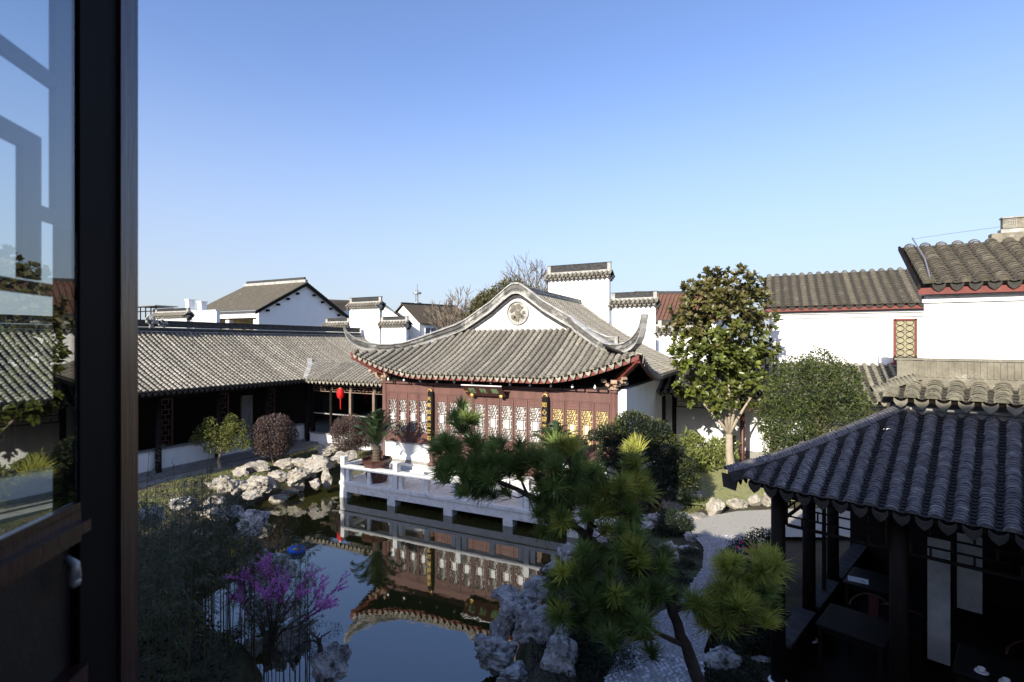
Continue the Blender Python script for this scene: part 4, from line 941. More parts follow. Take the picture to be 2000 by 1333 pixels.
# brown-roofed houses
def house2(name, label, r0, r1, ze, half, m, far=True, walls=True):
    r0 = Vector(r0); r1 = Vector(r1); d = (r1-r0); d.z = 0; L = d.length; d.normalize(); nv = Vector((d.y, -d.x, 0))
    t = empty(name, (((r0+r1)/2).x, ((r0+r1)/2).y, .5), label, 'house')
    for sg in (1, -1):
        e0 = r0+nv*(sg*half); e0.z = ze; e1 = r1+nv*(sg*half); e1.z = ze
        farroof(t, e0, e1, r1, r0, .3, .09, m)
    b = MB(); b.bar(tuple(r0+Vector((0,0,.08))), tuple(r1+Vector((0,0,.08))), .22, .22); part(t, 'ridge', b, m_ridge)
    if walls:
        for q_, s_ in ((r0, 1), (r1, -1)):
            q2 = q_+d*(.35*s_); b = MB(); w_ = half-.35; z1 = q_.z-.15; ze2 = ze+.1
            P = [q2-nv*w_, q2+nv*w_]; b.prism([(P[0].x,P[0].y,.5),(P[1].x,P[1].y,.5),(P[1].x,P[1].y,ze2),(q2.x,q2.y,z1),(P[0].x,P[0].y,ze2)], tuple(d*(.2*s_))); part(t, 'gable_wall', b, m_white2)
        for sg in (1, -1):
            c = (r0+r1)/2+nv*(sg*(half-.45)); b = MB(); b.obox((c.x,c.y,(ze+.5)/2), (L-.8,.2,ze-.5), math.atan2(d.y,d.x)); part(t, 'wall', b, m_white2)
    return t, d, nv
r0 = at3(784, 594, 60); r1 = at3(893, 600, 68)
hb, d_, nv_ = house2('small_far_house', 'small white house with brown roof and blue window left of the hall gable', r0, r1, 8.3, 3.0, m_farroof)
c = r0+d_*3.0+nv_*2.6; b = MB(); b.obox((c.x,c.y,7.2), (3.6,.14,1.3), math.atan2(d_.y,d_.x)); wf = part(hb, 'window', b, m_blueg)
b = MB()
for k in range(5): q_ = c+d_*(-1.8+.9*k)+nv_*.1; b.obox((q_.x,q_.y,7.2), (.08,.08,1.3), math.atan2(d_.y,d_.x))
b.obox(tuple(Vector((c.x,c.y,7.2))+nv_*.1), (3.6,.06,.08), math.atan2(d_.y,d_.x)); part(wf, 'window_bars', b, m_white2)
r0 = at3(640, 588, 66); r1 = at3(690, 590, 66)
house2('roof_house', 'brown far roof half hidden right of the big far gable', r0, r1, 10.0, 3.2, m_farroof)
r0 = at3(744, 592, 56); r1 = at3(752, 596, 62)
house2('dark_roof_house', 'dark roofed house just behind the small stepped wall', r0, r1, 8.4, 3.0, m_farroof)
r0 = at3(1240, 574, 42); r1 = at3(1420, 574, 38.5)
house2('red_roof_house', 'house with reddish-brown roof between stepped wall and magnolia', r0, r1, 7.6, 3.3, m_brownroof)
tw = empty('mast', (*at(815, 160), .5), 'thin grey telecom mast with drums on the far skyline', 'mast')
b = MB(); tx, ty = at(815, 160); zt = 6.05+.104*160
for dx, dy in ((-.5,-.4),(.5,-.4),(0,.5)): b.tube([(tx+dx*1.3,ty+dy,0),(tx+dx*.7,ty+dy*.7,zt)], .1, 4)
for k in range(14): z = 8+k*1.05; b.bar((tx-.5,ty,z), (tx+.5,ty,z+1.0), .09)
part(tw, 'lattice', b, m_metal)
for z, n in ((zt-1.2,3),(zt-4.4,3)):
    b = MB(); b.lathe((tx,ty,z), [(1.3,0),(1.3,.5),(.9,.55),(.9,-.05)], 9); part(tw, 'antenna_ring', b, m_metal)
b = MB(); b.tube([(tx,ty,zt),(tx,ty,zt+2)], .08, 4); part(tw, 'spike', b, m_metal)
# ------------------------------------------------------------------ rocks
def rock(px, py, Y, wpx, hpx, label, seed, m=None, sub=4, tilt=0.0, depth=.8):
    rr = np.random.RandomState(seed); h0 = hpx*Y/2000
    for _ in range(3):
        c = at3(px, py, Y); gz = gh(c.x, c.y)
        if c.z < gz+.12*h0: Y = (ZC-gz-.14*h0)*1000/(py-671)
    c = at3(px, py, Y); w_ = wpx*Y/1000/2; h_ = hpx*Y/1000/2
    import bmesh
    bm = bmesh.new(); bmesh.ops.create_icosphere(bm, subdivisions=sub, radius=1.0)
    V = np.array([v.co[:] for v in bm.verts]); F = [tuple(v.index for v in f.verts) for f in bm.faces]; bm.free()
    for k in range(13):
        n = rr.normal(size=3); n /= np.linalg.norm(n); d = rr.uniform(.52, .85); ex = V @ n-d; V = V-np.outer(np.clip(ex, 0, None)*.92, n)
    o = Vector(rr.uniform(-50, 50, 3))
    disp = []
    for v in V:
        q = Vector(v)+o; a = noise.noise(q*1.2)*.30+abs(noise.noise(q*2.3))*-.34+abs(noise.noise(q*5.0+Vector((9,3,1))))*-.15+noise.noise(q*9)*.07+noise.noise(q*17)*.035
        for fq, am, sh in ((1.5, .20, 7), (3.6, .11, 12)):
            dd = noise.voronoi(q*fq, distance_metric='DISTANCE')[0]; a -= am*math.exp(-(dd[1]-dd[0])*sh)
        disp.append(1.12+a)
    V = V*np.array(disp)[:, None]
    V = V/np.array([np.abs(V[:, 0]).max(), np.abs(V[:, 1]).max(), np.abs(V[:, 2]).max()])
    V = V*np.array([w_, w_*depth, h_]); M = Matrix.Translation(c) @ Matrix.Rotation(rad(26), 4, 'Z') @ Matrix.Rotation(tilt, 4, 'Y') @ Matrix.Rotation(rr.uniform(-.3, .3), 4, 'X')
    mb = MB(); mb.addm(V, F, M)
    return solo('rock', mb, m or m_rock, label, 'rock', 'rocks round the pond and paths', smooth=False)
W_ = m_rockw
RK = [
 (578,935,20.9,62,52,'large sunlit boulder left of the terrace corner at the water',W_,0),(522,946,20.6,48,36,'squat sunlit boulder at the far-left water edge',W_,0),
 (622,905,21.6,64,34,'broad flat sunlit rock lying above the far-left boulders',W_,.1),(560,903,22,50,22,'low flat rock under the purple shrub',W_,0),
 (616,946,20.3,34,24,'small rock with shadow between boulder and terrace',W_,0),(480,950,20.4,52,34,'pale rugged rock on the far bank left of the squat boulder',W_,0),
 (447,955,19.6,56,52,'rugged pitted rock in front of the yellow-green tree',W_,.1),(505,915,21.5,58,30,'long pale rock behind the rugged far bank rocks',W_,0),
 (592,903,21.9,46,26,'mid-size pale rock between flat rock and purple shrub',W_,0),(546,928,21.2,44,30,'pale rock wedged behind the squat boulder',W_,.2),(600,925,21.2,36,26,'small sunlit rock behind the large boulder',W_,0),(570,962,20.2,40,14,'thin flat stone at the waterline under the large boulder',W_,0),
 (495,968,19.8,44,22,'low sunlit stone at the water left of centre bank',W_,0),(470,925,21.0,40,30,'pale stone close behind the rugged rock pair',W_,0),(638,938,20.9,26,46,'narrow sunlit stone against the terrace corner',W_,0),(425,950,19.8,44,36,'pitted pale stone under the small yellow-green tree',W_,0),
(505,950,20.3,70,44,'pale rock in the middle of the far bank row',W_,.1),
 (545,975,19.8,50,20,'low wet stone in front of the far bank row',W_,0),(420,1003,18.3,64,46,'pale craggy rock where bamboo tips cross the bank',W_,0),
 (417,985,18.2,60,40,'jagged pale rock at the left bank edge behind bamboo tips',W_,0),(460,1000,17.4,50,34,'half shaded rock low at the left water edge',None,0),
 (493,1018,15.6,60,68,'blue-grey shaded rock jutting into the dark water at left',None,.2),(350,985,15.5,70,36,'rock glimpsed through bamboo leaves at upper left',None,0),
 (290,1010,12.5,60,44,'grey rock behind bamboo next to the window frame',None,0),(395,1050,14.5,60,40,'shaded rock among bamboo leaves at the bank',None,0),
 (330,1165,10.2,90,76,'big dark rock behind the bamboo stems',None,0),(640,880,24.0,50,26,'pale rock at the foot of the purple shrub by the glass gallery',W_,0),
 (668,895,22.2,60,22,'long pale rock behind the terrace corner post',W_,0),
 (538,1120,11.6,84,116,'tall pale pointed rock rising behind the violet blossom',None,-.5),(520,1195,10.8,110,60,'broad shaded rock under the violet blossom',None,0),
 (572,1262,9.3,72,100,'upright grey-blue rock below the blossom tree',None,.1),(500,1262,9.4,56,40,'small grey rock left of the upright blue rock',None,0),
 (640,1300,8.6,90,90,'dark rock at the bottom edge under the violet heather',None,.4),(450,1240,9.8,60,30,'low shaded rock at the foot of the bamboo stems',None,0),
 (982,1218,10.05,52,100,'leaning slab rock at the left of the right rock pile',None,.35),(1003,1188,9.86,74,70,'angular pale rock resting on top of the right pile',None,-.4),
 (985,1160,10.1,64,34,'flat small rock at the upper left of the right pile',None,0),(1052,1150,10.65,80,56,'rough rock at the upper middle of the right pile',None,0),
 (1048,1232,9.45,96,110,'largest smooth boulder of the right rock pile',None,.2),(968,1285,9.28,96,92,'big pitted rock at the water edge of the right pile',None,.1),
 (1008,1322,8.8,90,56,'wedge rock at the bottom middle of the right pile',None,-.2),(1088,1290,8.64,90,110,'dark rock at the right foot of the right pile',None,0),
 (1078,1112,12.1,52,52,'pale holed rock at the water edge under the pine bough',None,0),(1112,1085,12.8,60,46,'pale rock behind the pine bough base',None,0),
 (1172,1050,13.85,44,62,'round pale rock seen in the gap of the pine branch',None,0),(1135,1075,13.5,56,30,'low pale rock left of the gap rock',None,0),
 (1122,1160,10.7,70,60,'shaded rock behind the lower pine needles',None,0),(1102,1235,9.1,60,60,'mossy dark rock between the pile and pine',None,0),
 (1302,1080,12.6,50,50,'rounded grey rock left of the cobbled path',None,0),(1398,996,16.2,44,48,'upright sunlit rock at the corner of the gravel court',W_,.15),
 (1362,1011,15.8,52,16,'low flat rock in front of the upright sunlit one',W_,0),(1440,984,16.8,44,26,'sunlit edging rock right of the upright one',W_,0),
 (1472,982,16.9,34,34,'blocky sunlit edging rock second from the pavilion eave',W_,0),(1503,978,16.9,34,34,'blocky sunlit edging rock nearest the pavilion post',W_,0),
 (1358,978,17.4,44,40,'pale rock behind the upright sunlit rock',W_,0),(1312,988,17.2,60,22,'pale flat rock beside the dark purple bush',W_,0),
 (1335,1012,15.6,40,30,'small pale rock right of the dark round shrub',None,0),(1276,1012,15.8,30,36,'round grey stone standing on the white slab',None,0),
 (1258,1030,15.2,44,32,'mottled grey rock in front of the white slab',None,0),(1350,1050,14.2,44,30,'dark wedge rock at the top of the cobbled path',None,.2),
 (1343,1072,13.4,44,20,'slab rock along the left side of the path',None,.35),(1240,930,19.5,50,34,'pale rock under the dark clipped tree',W_,0),(1300,955,18.2,60,40,'pale rock mass right of the purple bush',W_,0),
 (1408,1292,8.7,88,46,'large flat grey rock beside the pine trunk foot',None,.05),(1490,1290,8.9,44,20,'small grey rock left of the pavilion column base',None,0),
 (1258,1262,9.2,60,26,'mossy kerb rock on the left side of the pebbles',None,-.3),(1215,1310,8.6,66,30,'low kerb rock at the bottom left of the pebbles',None,-.3),
 (1285,1215,10.1,40,22,'little kerb rock halfway up the pebble path',None,-.2),
]
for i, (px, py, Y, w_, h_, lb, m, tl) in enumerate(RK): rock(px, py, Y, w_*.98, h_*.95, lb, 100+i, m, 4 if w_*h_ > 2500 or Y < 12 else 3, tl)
# ------------------------------------------------------------------ foliage tools
def sn(P, f, s):
    return (np.sin(P[:,0]*f+s)*np.sin(P[:,1]*f*1.1+s*2.1)+np.sin(P[:,2]*f*1.2+s*.7)*np.sin(P[:,0]*f*.7-P[:,1]*f*.9+s))*.5
def leafcloud(blobs, n, ll, lw, seed, shell=.55, gap=.25, f=4.0, out=.5, upb=.2, fold=.25):
    rs = np.random.RandomState(seed); B = np.array(blobs, float)
    if B.shape[1] == 4: B = np.concatenate([B[:, :3], np.repeat(B[:, 3:4], 3, 1)], 1)
    wt = (B[:,3]*B[:,5]); wt /= wt.sum(); idx = rs.choice(len(B), n*2, p=wt); D = rs.normal(size=(n*2, 3)); D /= np.linalg.norm(D, axis=1)[:, None]
    rr = shell+(1-shell)*rs.rand(n*2)**.7; rr *= 1+.12*sn(D*2.5+B[idx, :3], 2.0, seed)
    P = B[idx, :3]+D*rr[:, None]*B[idx, 3:]
    keep = sn(P, f, seed) > -.5+gap*rs.rand(n*2)*2-.1
    P = P[keep][:n]; D = D[keep][:n]; k = len(P)
    dr = D*out+rs.normal(size=(k, 3))*.6+np.array([0, 0, upb]); dr /= np.linalg.norm(dr, axis=1)[:, None]
    sd = np.cross(dr, rs.normal(size=(k, 3))); sd /= np.linalg.norm(sd, axis=1)[:, None]; nn = np.cross(sd, dr)
    L = (ll*rs.uniform(.7, 1.25, k))[:, None]; Wd = (lw*rs.uniform(.7, 1.25, k))[:, None]
    V = np.stack([P, P+dr*L*.5+sd*Wd*.5+nn*Wd*fold, P+dr*L, P+dr*L*.5-sd*Wd*.5+nn*Wd*fold], 1).reshape(-1, 3)
    mb = MB(); mb.add(V, [(4*i, 4*i+1, 4*i+2, 4*i+3) for i in range(k)]); return mb
def limbs(mb, base, fork, ends, r0, r1, r2, seed=0, n=7):
    rr = random.Random(seed); base, fork = Vector(base), Vector(fork); mid = base.lerp(fork, .5)+Vector((rr.uniform(-.06,.06), rr.uniform(-.06,.06), 0))
    mb.tube([base-Vector((0,0,.25)), base, mid, fork], [r0*1.35, r0*1.12, (r0+r1)/2, r1], n)
    for e in ends:
        e = Vector(e); m_ = fork.lerp(e, .5)+Vector((rr.uniform(-.12,.12), rr.uniform(-.12,.12), rr.uniform(-.02,.15)))
        mb.tube([fork, fork.lerp(m_, .5)+Vector((0,0,.03)), m_, e], [r1*.62, r1*.5, r1*.36, r2], max(4, n-2))
def bl(px, py, Y, r, k=1.0, dy=0):
    p = at3(px, py, Y+dy); return (p.x, p.y, p.z, r, r, r*k)
# magnolia
base = at3(1428, 918, 20.85); mg = empty('magnolia_tree', tuple(base), 'tall magnolia with big glossy leaves and pale trunk beside the hall', 'tree')
def mcl(seed):
    rs = random.Random(seed); mb = MB()
    for k in range(11):
        a = k*2.4+rs.uniform(-.3,.3); el = rs.uniform(.15, 1.15); d = Vector((math.cos(a)*math.cos(el), math.sin(a)*math.cos(el), math.sin(el))); s_ = d.cross(Vector((0,0,1))).normalized(); n_ = s_.cross(d)
        L = rs.uniform(.17,.25); w_ = L*.20; o = d*.02
        pts = [o, o+d*L*.3+s_*w_+n_*.012, o+d*L*.7+s_*w_*.9+n_*.004-Vector((0,0,.01)), o+d*L-Vector((0,0,.03)), o+d*L*.7-s_*w_*.9+n_*.004-Vector((0,0,.01)), o+d*L*.3-s_*w_+n_*.012, o+d*L*.5-n_*.006]
        mb.add([tuple(p) for p in pts], [(0,1,6),(1,2,6),(2,3,6),(3,4,6),(4,5,6),(5,0,6)])
    return mb
mcm = [[mcl(s).mesh('leaf_cluster', mat=m) for s in range(3)] for m in (m_mag, m_magb)]
MB_ = [(1395,560,.85),(1440,555,.8),(1375,590,.9),(1465,590,.85),(1350,560,.35),(1330,612,.5),(1345,640,.8),(1420,625,1.25),(1485,635,.75),(1335,700,.65),(1385,695,1.1),(1450,690,1.1),(1495,690,.55),(1345,755,.6),(1400,750,.85),(1462,745,.7),(1500,745,.45),(1325,685,.3),(1480,560,.35),(1420,700,1.0),(1345,775,.5),(1405,785,.5),(1455,780,.45)]
mgb = [bl(px, py, 20.85+R.uniform(-.5,.5), r, .85) for px, py, r in MB_]
rs = np.random.RandomState(5); ends = []; cnt = 0; tot = sum(b_[3]**2 for b_ in mgb)
big = MB(); bigb = MB(); cva = [mcl(s) for s in range(3)]
for b_ in mgb:
    for k in range(int(round(980*b_[3]**2/tot))):
        D = rs.normal(size=3); D /= np.linalg.norm(D); rr_ = rs.uniform(.55, 1.02); P = Vector((b_[0]+D[0]*b_[3]*rr_, b_[1]+D[1]*b_[4]*rr_, b_[2]+D[2]*b_[5]*rr_))
        ax = (Vector(D)*.8+Vector((0,0,.75))).normalized(); M = Matrix.Translation(P) @ ax.to_track_quat('Z', 'Y').to_matrix().to_4x4() @ Matrix.Rotation(rs.uniform(0, 6), 4, 'Z') @ Matrix.Scale(rs.uniform(1.0, 1.45), 4)
        br = (P.z > 6.6+rs.normal()*.6); cnt += 1
        if cnt % 10 < 3: inst(mg, 'leaf_cluster', mcm[1 if br else 0][rs.randint(3)], M)
        else: q_ = cva[rs.randint(3)]; (bigb if br else big).addm(np.concatenate(q_.v), q_.f, M)
part(mg, 'other_leaves', big, m_mag, kind='stuff'); part(mg, 'other_bronze_leaves', bigb, m_magb, kind='stuff')
b = MB(); fk = at3(1424, 848, 20.85); limbs(b, base, fk, [at3(px, py, 20.85+R.uniform(-.4,.4)) for px, py in ((1352,765),(1395,700),(1430,640),(1485,750),(1460,690))], .17, .13, .02, 3, 9)
part(mg, 'trunk', b, m_barkp, True)
# round clipped tree behind the pavilion roof
base = at3(1585, 900, 18.3); base.z = .6; t = empty('round_tree', tuple(base), 'dense round dark green tree behind the near pavilion roof', 'tree')
rb = [bl(1585,800,18.3,1.65,1.0),bl(1560,755,18.3,1.05),bl(1620,760,18.3,1.1),bl(1530,820,18.2,.9),bl(1650,800,18.4,.85),bl(1600,720,18.3,.65),bl(1545,850,18.1,.9),bl(1520,870,18,.55),bl(1655,740,18.3,.45)]
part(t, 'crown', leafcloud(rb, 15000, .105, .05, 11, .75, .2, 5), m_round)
b = MB(); limbs(b, base, (base.x, base.y, 2.4), [x[:3] for x in rb], .12, .1, .02); part(t, 'trunk', b, m_bark, True)
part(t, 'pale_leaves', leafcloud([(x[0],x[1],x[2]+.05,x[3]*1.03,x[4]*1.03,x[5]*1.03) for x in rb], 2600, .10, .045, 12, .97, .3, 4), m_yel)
# clipped podocarpus
base = at3(1214, 985, 16.2); t = empty('clipped_tree', tuple(base), 'dark clipped tree with leaning dome crown in front of the yellow-paned doors', 'tree')
pb = [bl(*q_, .75) for q_ in ((1195,850,16.2,.50),(1235,835,16.2,.62),(1275,850,16.3,.60),(1300,880,16.3,.62),(1325,915,16.2,.55),(1340,945,16.1,.42),(1250,880,16.1,.55),(1190,885,16.1,.42),(1160,850,16.1,.22),(1170,910,16.0,.26),(1290,925,16.0,.45),(1310,960,15.9,.36),(1215,905,16.0,.35),(1150,880,16.1,.16),(1135,868,16.1,.10))]
part(t, 'crown', leafcloud(pb, 26000, .10, .034, 21, .45, .3, 6, .7), m_pod)
part(t, 'sunlit_new_growth', leafcloud([(x[0],x[1],x[2]+.16,x[3]*.9,x[4]*.9,x[5]*.8) for x in pb[:6]], 1900, .075, .022, 22, .9, .5, 5, .3, 1.0), m_new)  # new leaves, with the sunlit crown top put into their yellow-green colour
b = MB(); limbs(b, base, at3(1216, 935, 16.2), [x[:3] for x in pb[:13]], .09, .075, .02, 4)
b.tube([at3(1218,930,16.2), at3(1250,950,16.1), at3(1280,945,16.1), at3(1315,965,16.0)], [.05,.045,.04,.02], 6); part(t, 'trunk', b, m_barkd, True)
# shrubs and small trees on the left bank
def shrub(name, label, cat, basepx, blobs, n, ll, lw, m, seed, shell=.6, gap=.3, trunk=True, r0=.05, group=None, f=5, out=.5, bark=None):
    base = at3(*basepx); t = empty(name, tuple(base), label, cat, group)
    q_ = [bl(*x) for x in blobs]; part(t, 'crown', leafcloud(q_, n, ll, lw, seed, shell, gap, f, out), m)
    if trunk:
        b = MB(); fk = base.lerp(Vector(q_[0][:3]), .4); limbs(b, base, fk, [x[:3] for x in q_], r0, r0*.75, .008, seed, 6); part(t, 'trunk', b, bark or m_bark, True)
    return t
shrub('small_tree', 'small crooked yellow-green tree on the left bank before the dark corridor', 'tree', (430,912,21.8), [(430,850,21.8,.6,.8),(400,845,21.8,.5,.8),(460,840,21.8,.55,.8),(385,860,21.8,.28),(475,865,21.8,.32),(420,875,21.7,.42,.7),(450,870,21.7,.4,.7),(410,828,21.8,.3),(452,822,21.8,.28)], 5200, .085, .045, m_yel, 31, .3, .5, r0=.075, bark=m_barkp)
shrub('round_shrub', 'round purple-brown clipped shrub between yellow-green tree and gallery', 'shrub', (535,905,22.6), [(535,852,22.6,.98,.95)], 13000, .08, .042, m_pur, 32, .45, .1, r0=.05, group='round purple shrubs')
shrub('round_shrub', 'round purple-brown clipped shrub behind the left palm pot', 'shrub', (690,888,23.6), [(682,846,23.6,.85,.98),(712,852,23.6,.6,.9)], 12000, .075, .038, m_pur, 33, .45, .1, r0=.05, group='round purple shrubs')
shrub('fatsia_bush', 'sunlit yellow-green leafy bush at the foot of the white corridor wall', 'bush', (1390,915,21.6), [(1360,872,21.6,.45),(1345,860,21.7,.4),(1385,890,21.5,.55),(1415,885,21.4,.5),(1400,872,21.6,.35),(1370,905,21.2,.5),(1350,895,21,.45),(1425,865,21.8,.3)], 2300, .20, .09, m_fat, 34, .3, .4)
shrub('dark_round_shrub', 'small dark rounded shrub left of the gravel court', 'shrub', (1312,1052,14.6), [(1312,1022,14.6,.48,.85),(1290,1035,14.6,.3),(1335,1030,14.6,.28)], 4200, .06, .03, m_pod, 35, .5, .3)
shrub('purple_bush', 'dark purple bush under the clipped tree', 'bush', (1264,985,16.8), [(1262,958,16.8,.42,1.0),(1275,970,16.8,.3)], 3000, .06, .03, m_hea, 36, .5, .3)
shrub('ground_bush', 'thin pale green bush among the rocks right of the clipped tree', 'bush', (1345,1000,17), [(1335,980,17,.5,.5),(1372,985,17,.35,.6)], 1500, .09, .035, m_fat, 37, .2, .6, False)
shrub('heather', 'low violet-leaved shrub on the dark rock at the bottom', 'shrub', (625,1275,8.6), [(625,1236,8.6,.22,.7),(600,1228,8.6,.18,.6),(648,1232,8.6,.2,.5),(620,1262,8.5,.26,.8),(590,1255,8.6,.15)], 4200, .035, .010, m_hea, 38, .2, .5)
az = shrub('azalea_bush', 'dark azalea bush with pink flowers left of the pavilion column', 'bush', (1465,1145,11.4), [(1455,1080,11.5,.38),(1490,1068,11.6,.42),(1430,1092,11.4,.25),(1475,1105,11.2,.42),(1500,1120,11,.4),(1440,1115,11.2,.3)], 7500, .055, .028, m_ivy, 39, .4, .4)
q = MB(); rs = np.random.RandomState(3)
for px, py in [(1448,1058),(1455,1072),(1470,1080),(1462,1088),(1480,1075),(1442,1070),(1459,1090),(1452,1140),(1490,1092),(1435,1085),(1475,1066),(1466,1062),(1456,1125),(1468,1071)]:
    c = at3(px, py, 10.95+rs.rand()*.2)
    for k in range(6): a = rs.uniform(0, 6.28); q.obox((c.x+.025*math.cos(a), c.y, c.z+.025*math.sin(a)), (.035,.035,.01), a, a*2, a)
part(az, 'blossoms', q, m_pink, kind='stuff')
shrub('dark_bush', 'dark low foliage filling the corner between path and pavilion', 'bush', (1490,1250,9.2), [(1480,1170,9.6,.4),(1500,1210,9.3,.4),(1470,1235,9.2,.35,.6),(1505,1260,9,.35,.6),(1440,1250,9.0,.3,.5)], 6000, .06, .025, m_ivy, 40, .3, .4, False)
shrub('dark_bush', 'dark low foliage under the pine between rocks and pebbles', 'bush', (1170,1290,8.4), [(1150,1180,9.6,.5),(1180,1230,9.0,.5),(1140,1260,8.9,.45),(1200,1280,8.5,.4,.7),(1120,1310,8.6,.4,.6),(1170,1320,8.3,.4,.5),(1230,1180,9.6,.4),(1120,1140,10.6,.4),(1290,1130,10.6,.4,.6)], 14000, .06, .02, m_ivy, 41, .3, .4, False)
shrub('dark_bush', 'dark low bushes between the dark round shrub and the pebble path', 'bush', (1330,1150,11.2), [(1335,1110,12.3,.35,.6),(1318,1140,11.6,.4,.6),(1350,1085,13.0,.28,.6),(1300,1120,12.2,.4,.6),(1345,1135,11.8,.25,.6)], 7000, .06, .024, m_ivy, 43, .3, .4, False)
shrub('dark_bush', 'dark evergreen growth on the rocks behind the violet blossom', 'bush', (470,1060,12.5), [(480,1060,12.8,.35,.6),(400,1080,11.5,.6),(330,1080,10.5,.6),(290,1120,9.5,.5),(370,1140,10,.5),(280,1050,10.8,.5)], 10000, .07, .02, m_bam, 42, .3, .4, False)
# cycads in pots
def frond():
    mb = MB(); n = 17; pts = []
    for k in range(n):
        s_ = k/(n-1); pts.append(Vector((0, .95*math.sin(s_*1.25)/1.0*.98, .50*math.sin(s_*2.0)-.08*s_*s_)))
    mb.tube(pts, [.012*(1-.7*k/n) for k in range(n)], 4)
    for k in range(2, n*2-2):
        s_ = k/(2*n-2); i = min(n-2, int(s_*(n-1))); f_ = s_*(n-1)-i; p = pts[i].lerp(pts[i+1], f_); d = (pts[i+1]-pts[i]).normalized(); L = .20*math.sin(min(1, s_*1.15+.12)*math.pi*.86)+.03
        for sg in (-1, 1):
            o = Vector((sg*1, .0, 0)); t_ = (o*.80+d*.55+Vector((0,0,.22))).normalized(); mb.add([tuple(p-d*.014), tuple(p+d*.016), tuple(p+t_*L+d*.004)], [(0,1,2)])
    return mb
fr_me = frond().mesh('frond', mat=m_cyc)
for px, Y, lb, sc in ((736,20.07,'sago palm in brown pot standing left on the terrace',1.0),(1085,16.85,'sago palm before the right door column, half behind the pine',.98)):
    a_, b_ = at(px, Y); t = empty('potted_palm', (a_, b_, .64), lb, 'palm', 'potted sago palms on the terrace')
    pot = MB(); pot.lathe((a_,b_,.645), [(.36,0),(.40,.04),(.40,.07),(.52,.62),(.50,.66),(.60,.80),(.62,.90),(.56,.90),(.54,.80),(.2,.78)], 8); pot = part(t, 'pot', pot, m_pot)
    q = MB()
    for k in range(8):
        a = 2*math.pi*k/8; p0 = Vector((a_+.44*math.cos(a-.25), b_+.44*math.sin(a-.25), .9)); p1 = Vector((a_+.50*math.cos(a+.25), b_+.50*math.sin(a+.25), 1.2)); q.bar(tuple(p0), tuple(p1), .012)
    part(pot, 'pot_relief', q, m_woodl)
    q = MB(); q.lathe((a_,b_,1.42), [(.52,-.02),(.5,.01),(.1,.02)], 12); part(pot, 'potting_soil', q, m_soil)
    q = MB(); pr_ = []
    for k in range(12): pr_.append((.165+.022*(k % 2)-.002*k, .06*k*.95))
    q.lathe((a_,b_,1.40), pr_, 12); part(t, 'trunk', q, m_bark)
    for k in range(46):
        a = k*2.399; tl = 1.25-1.2*(k/46); M = Matrix.Translation((a_,b_,2.02+.12*tl)) @ Matrix.Rotation(a, 4, 'Z') @ Matrix.Rotation(tl-.12, 4, 'X') @ Matrix.Scale(sc*R.uniform(1.2,1.42), 4)
        inst(t, 'frond', fr_me, M)
# pine in the foreground
base = at3(1395, 1640, 5.3); base.z = .62; pn = empty('pine_tree', tuple(base), 'gnarled pine with long needle tufts reaching over the pond from the lower right', 'tree')
sk = [[(1395,1640,5.3,.085),(1385,1460,5.35,.080),(1372,1345,5.4,.075),(1338,1262,5.5,.068),(1312,1195,5.6,.062),(1300,1150,5.65,.058),(1262,1115,5.75,.054),(1200,1092,5.8,.05),(1150,1050,5.9,.046),(1100,1012,6.0,.042),(1030,966,6.1,.036),(960,935,6.2,.028),(905,905,6.3,.02),(875,870,6.3,.012)],
      [(960,935,6.2,.024),(930,880,6.3,.018),(912,820,6.35,.010)],[(1150,1050,5.9,.035),(1160,1010,6.0,.03),(1190,985,6.05,.025),(1240,960,6.1,.018),(1250,900,6.1,.01)],
      [(1312,1195,5.6,.04),(1360,1175,5.5,.032),(1420,1150,5.4,.025),(1470,1105,5.4,.015)],[(1338,1262,5.5,.03),(1270,1230,5.4,.025),(1215,1240,5.3,.015),(1190,1262,5.2,.01)],
      [(1262,1115,5.75,.035),(1190,1160,5.6,.025),(1130,1180,5.5,.015)],[(1030,966,6.1,.02),(1010,920,6.2,.015),(985,880,6.25,.01)],[(1100,1012,6.0,.022),(1060,960,6.0,.016),(1110,900,6.1,.01)],
      [(1420,1150,5.4,.02),(1400,1210,5.3,.015),(1450,1230,5.3,.01)]]
b = MB()
for ch in sk:
    P = [at3(x, y, Y) for x, y, Y, r in ch]; PP = []; RR_ = []
    for i in range(len(P)-1):
        for k in range(3):
            f_ = k/3; PP.append(P[i].lerp(P[i+1], f_)+Vector((R.uniform(-1,1), R.uniform(-1,1), R.uniform(-1,1)))*ch[i][3]*.22); RR_.append((ch[i][3]*(1-f_)+ch[i+1][3]*f_)*R.uniform(.9, 1.12)*.9)
    PP.append(P[-1]); RR_.append(ch[-1][3]); b.tube(PP, RR_, 9)
part(pn, 'trunk', b, m_barkd, True)
def tuft(seed, n=150, L=.20, spread=1.15):
    rs = np.random.RandomState(seed); V = []; F = []
    for k in range(n):
        a = rs.uniform(0, 6.283); th = spread*rs.rand()**.75*1.15; base_z = rs.uniform(-.06, .05)
        d = np.array([math.sin(th)*math.cos(a), math.sin(th)*math.sin(a), math.cos(th)]); l = L*rs.uniform(.65, 1.1)
        s_ = np.cross(d, rs.normal(size=3)); s_ /= np.linalg.norm(s_); o = np.array([0, 0, base_z]); w_ = .0038
        V += [o-s_*w_, o+s_*w_, o+d*l*.6+s_*w_-np.array([0,0,.004]), o+d*l-np.array([0,0,.012]), o+d*l*.6-s_*w_-np.array([0,0,.004])]
        F.append((5*k, 5*k+1, 5*k+2, 5*k+3, 5*k+4))
    return np.array(V), F
tms = []
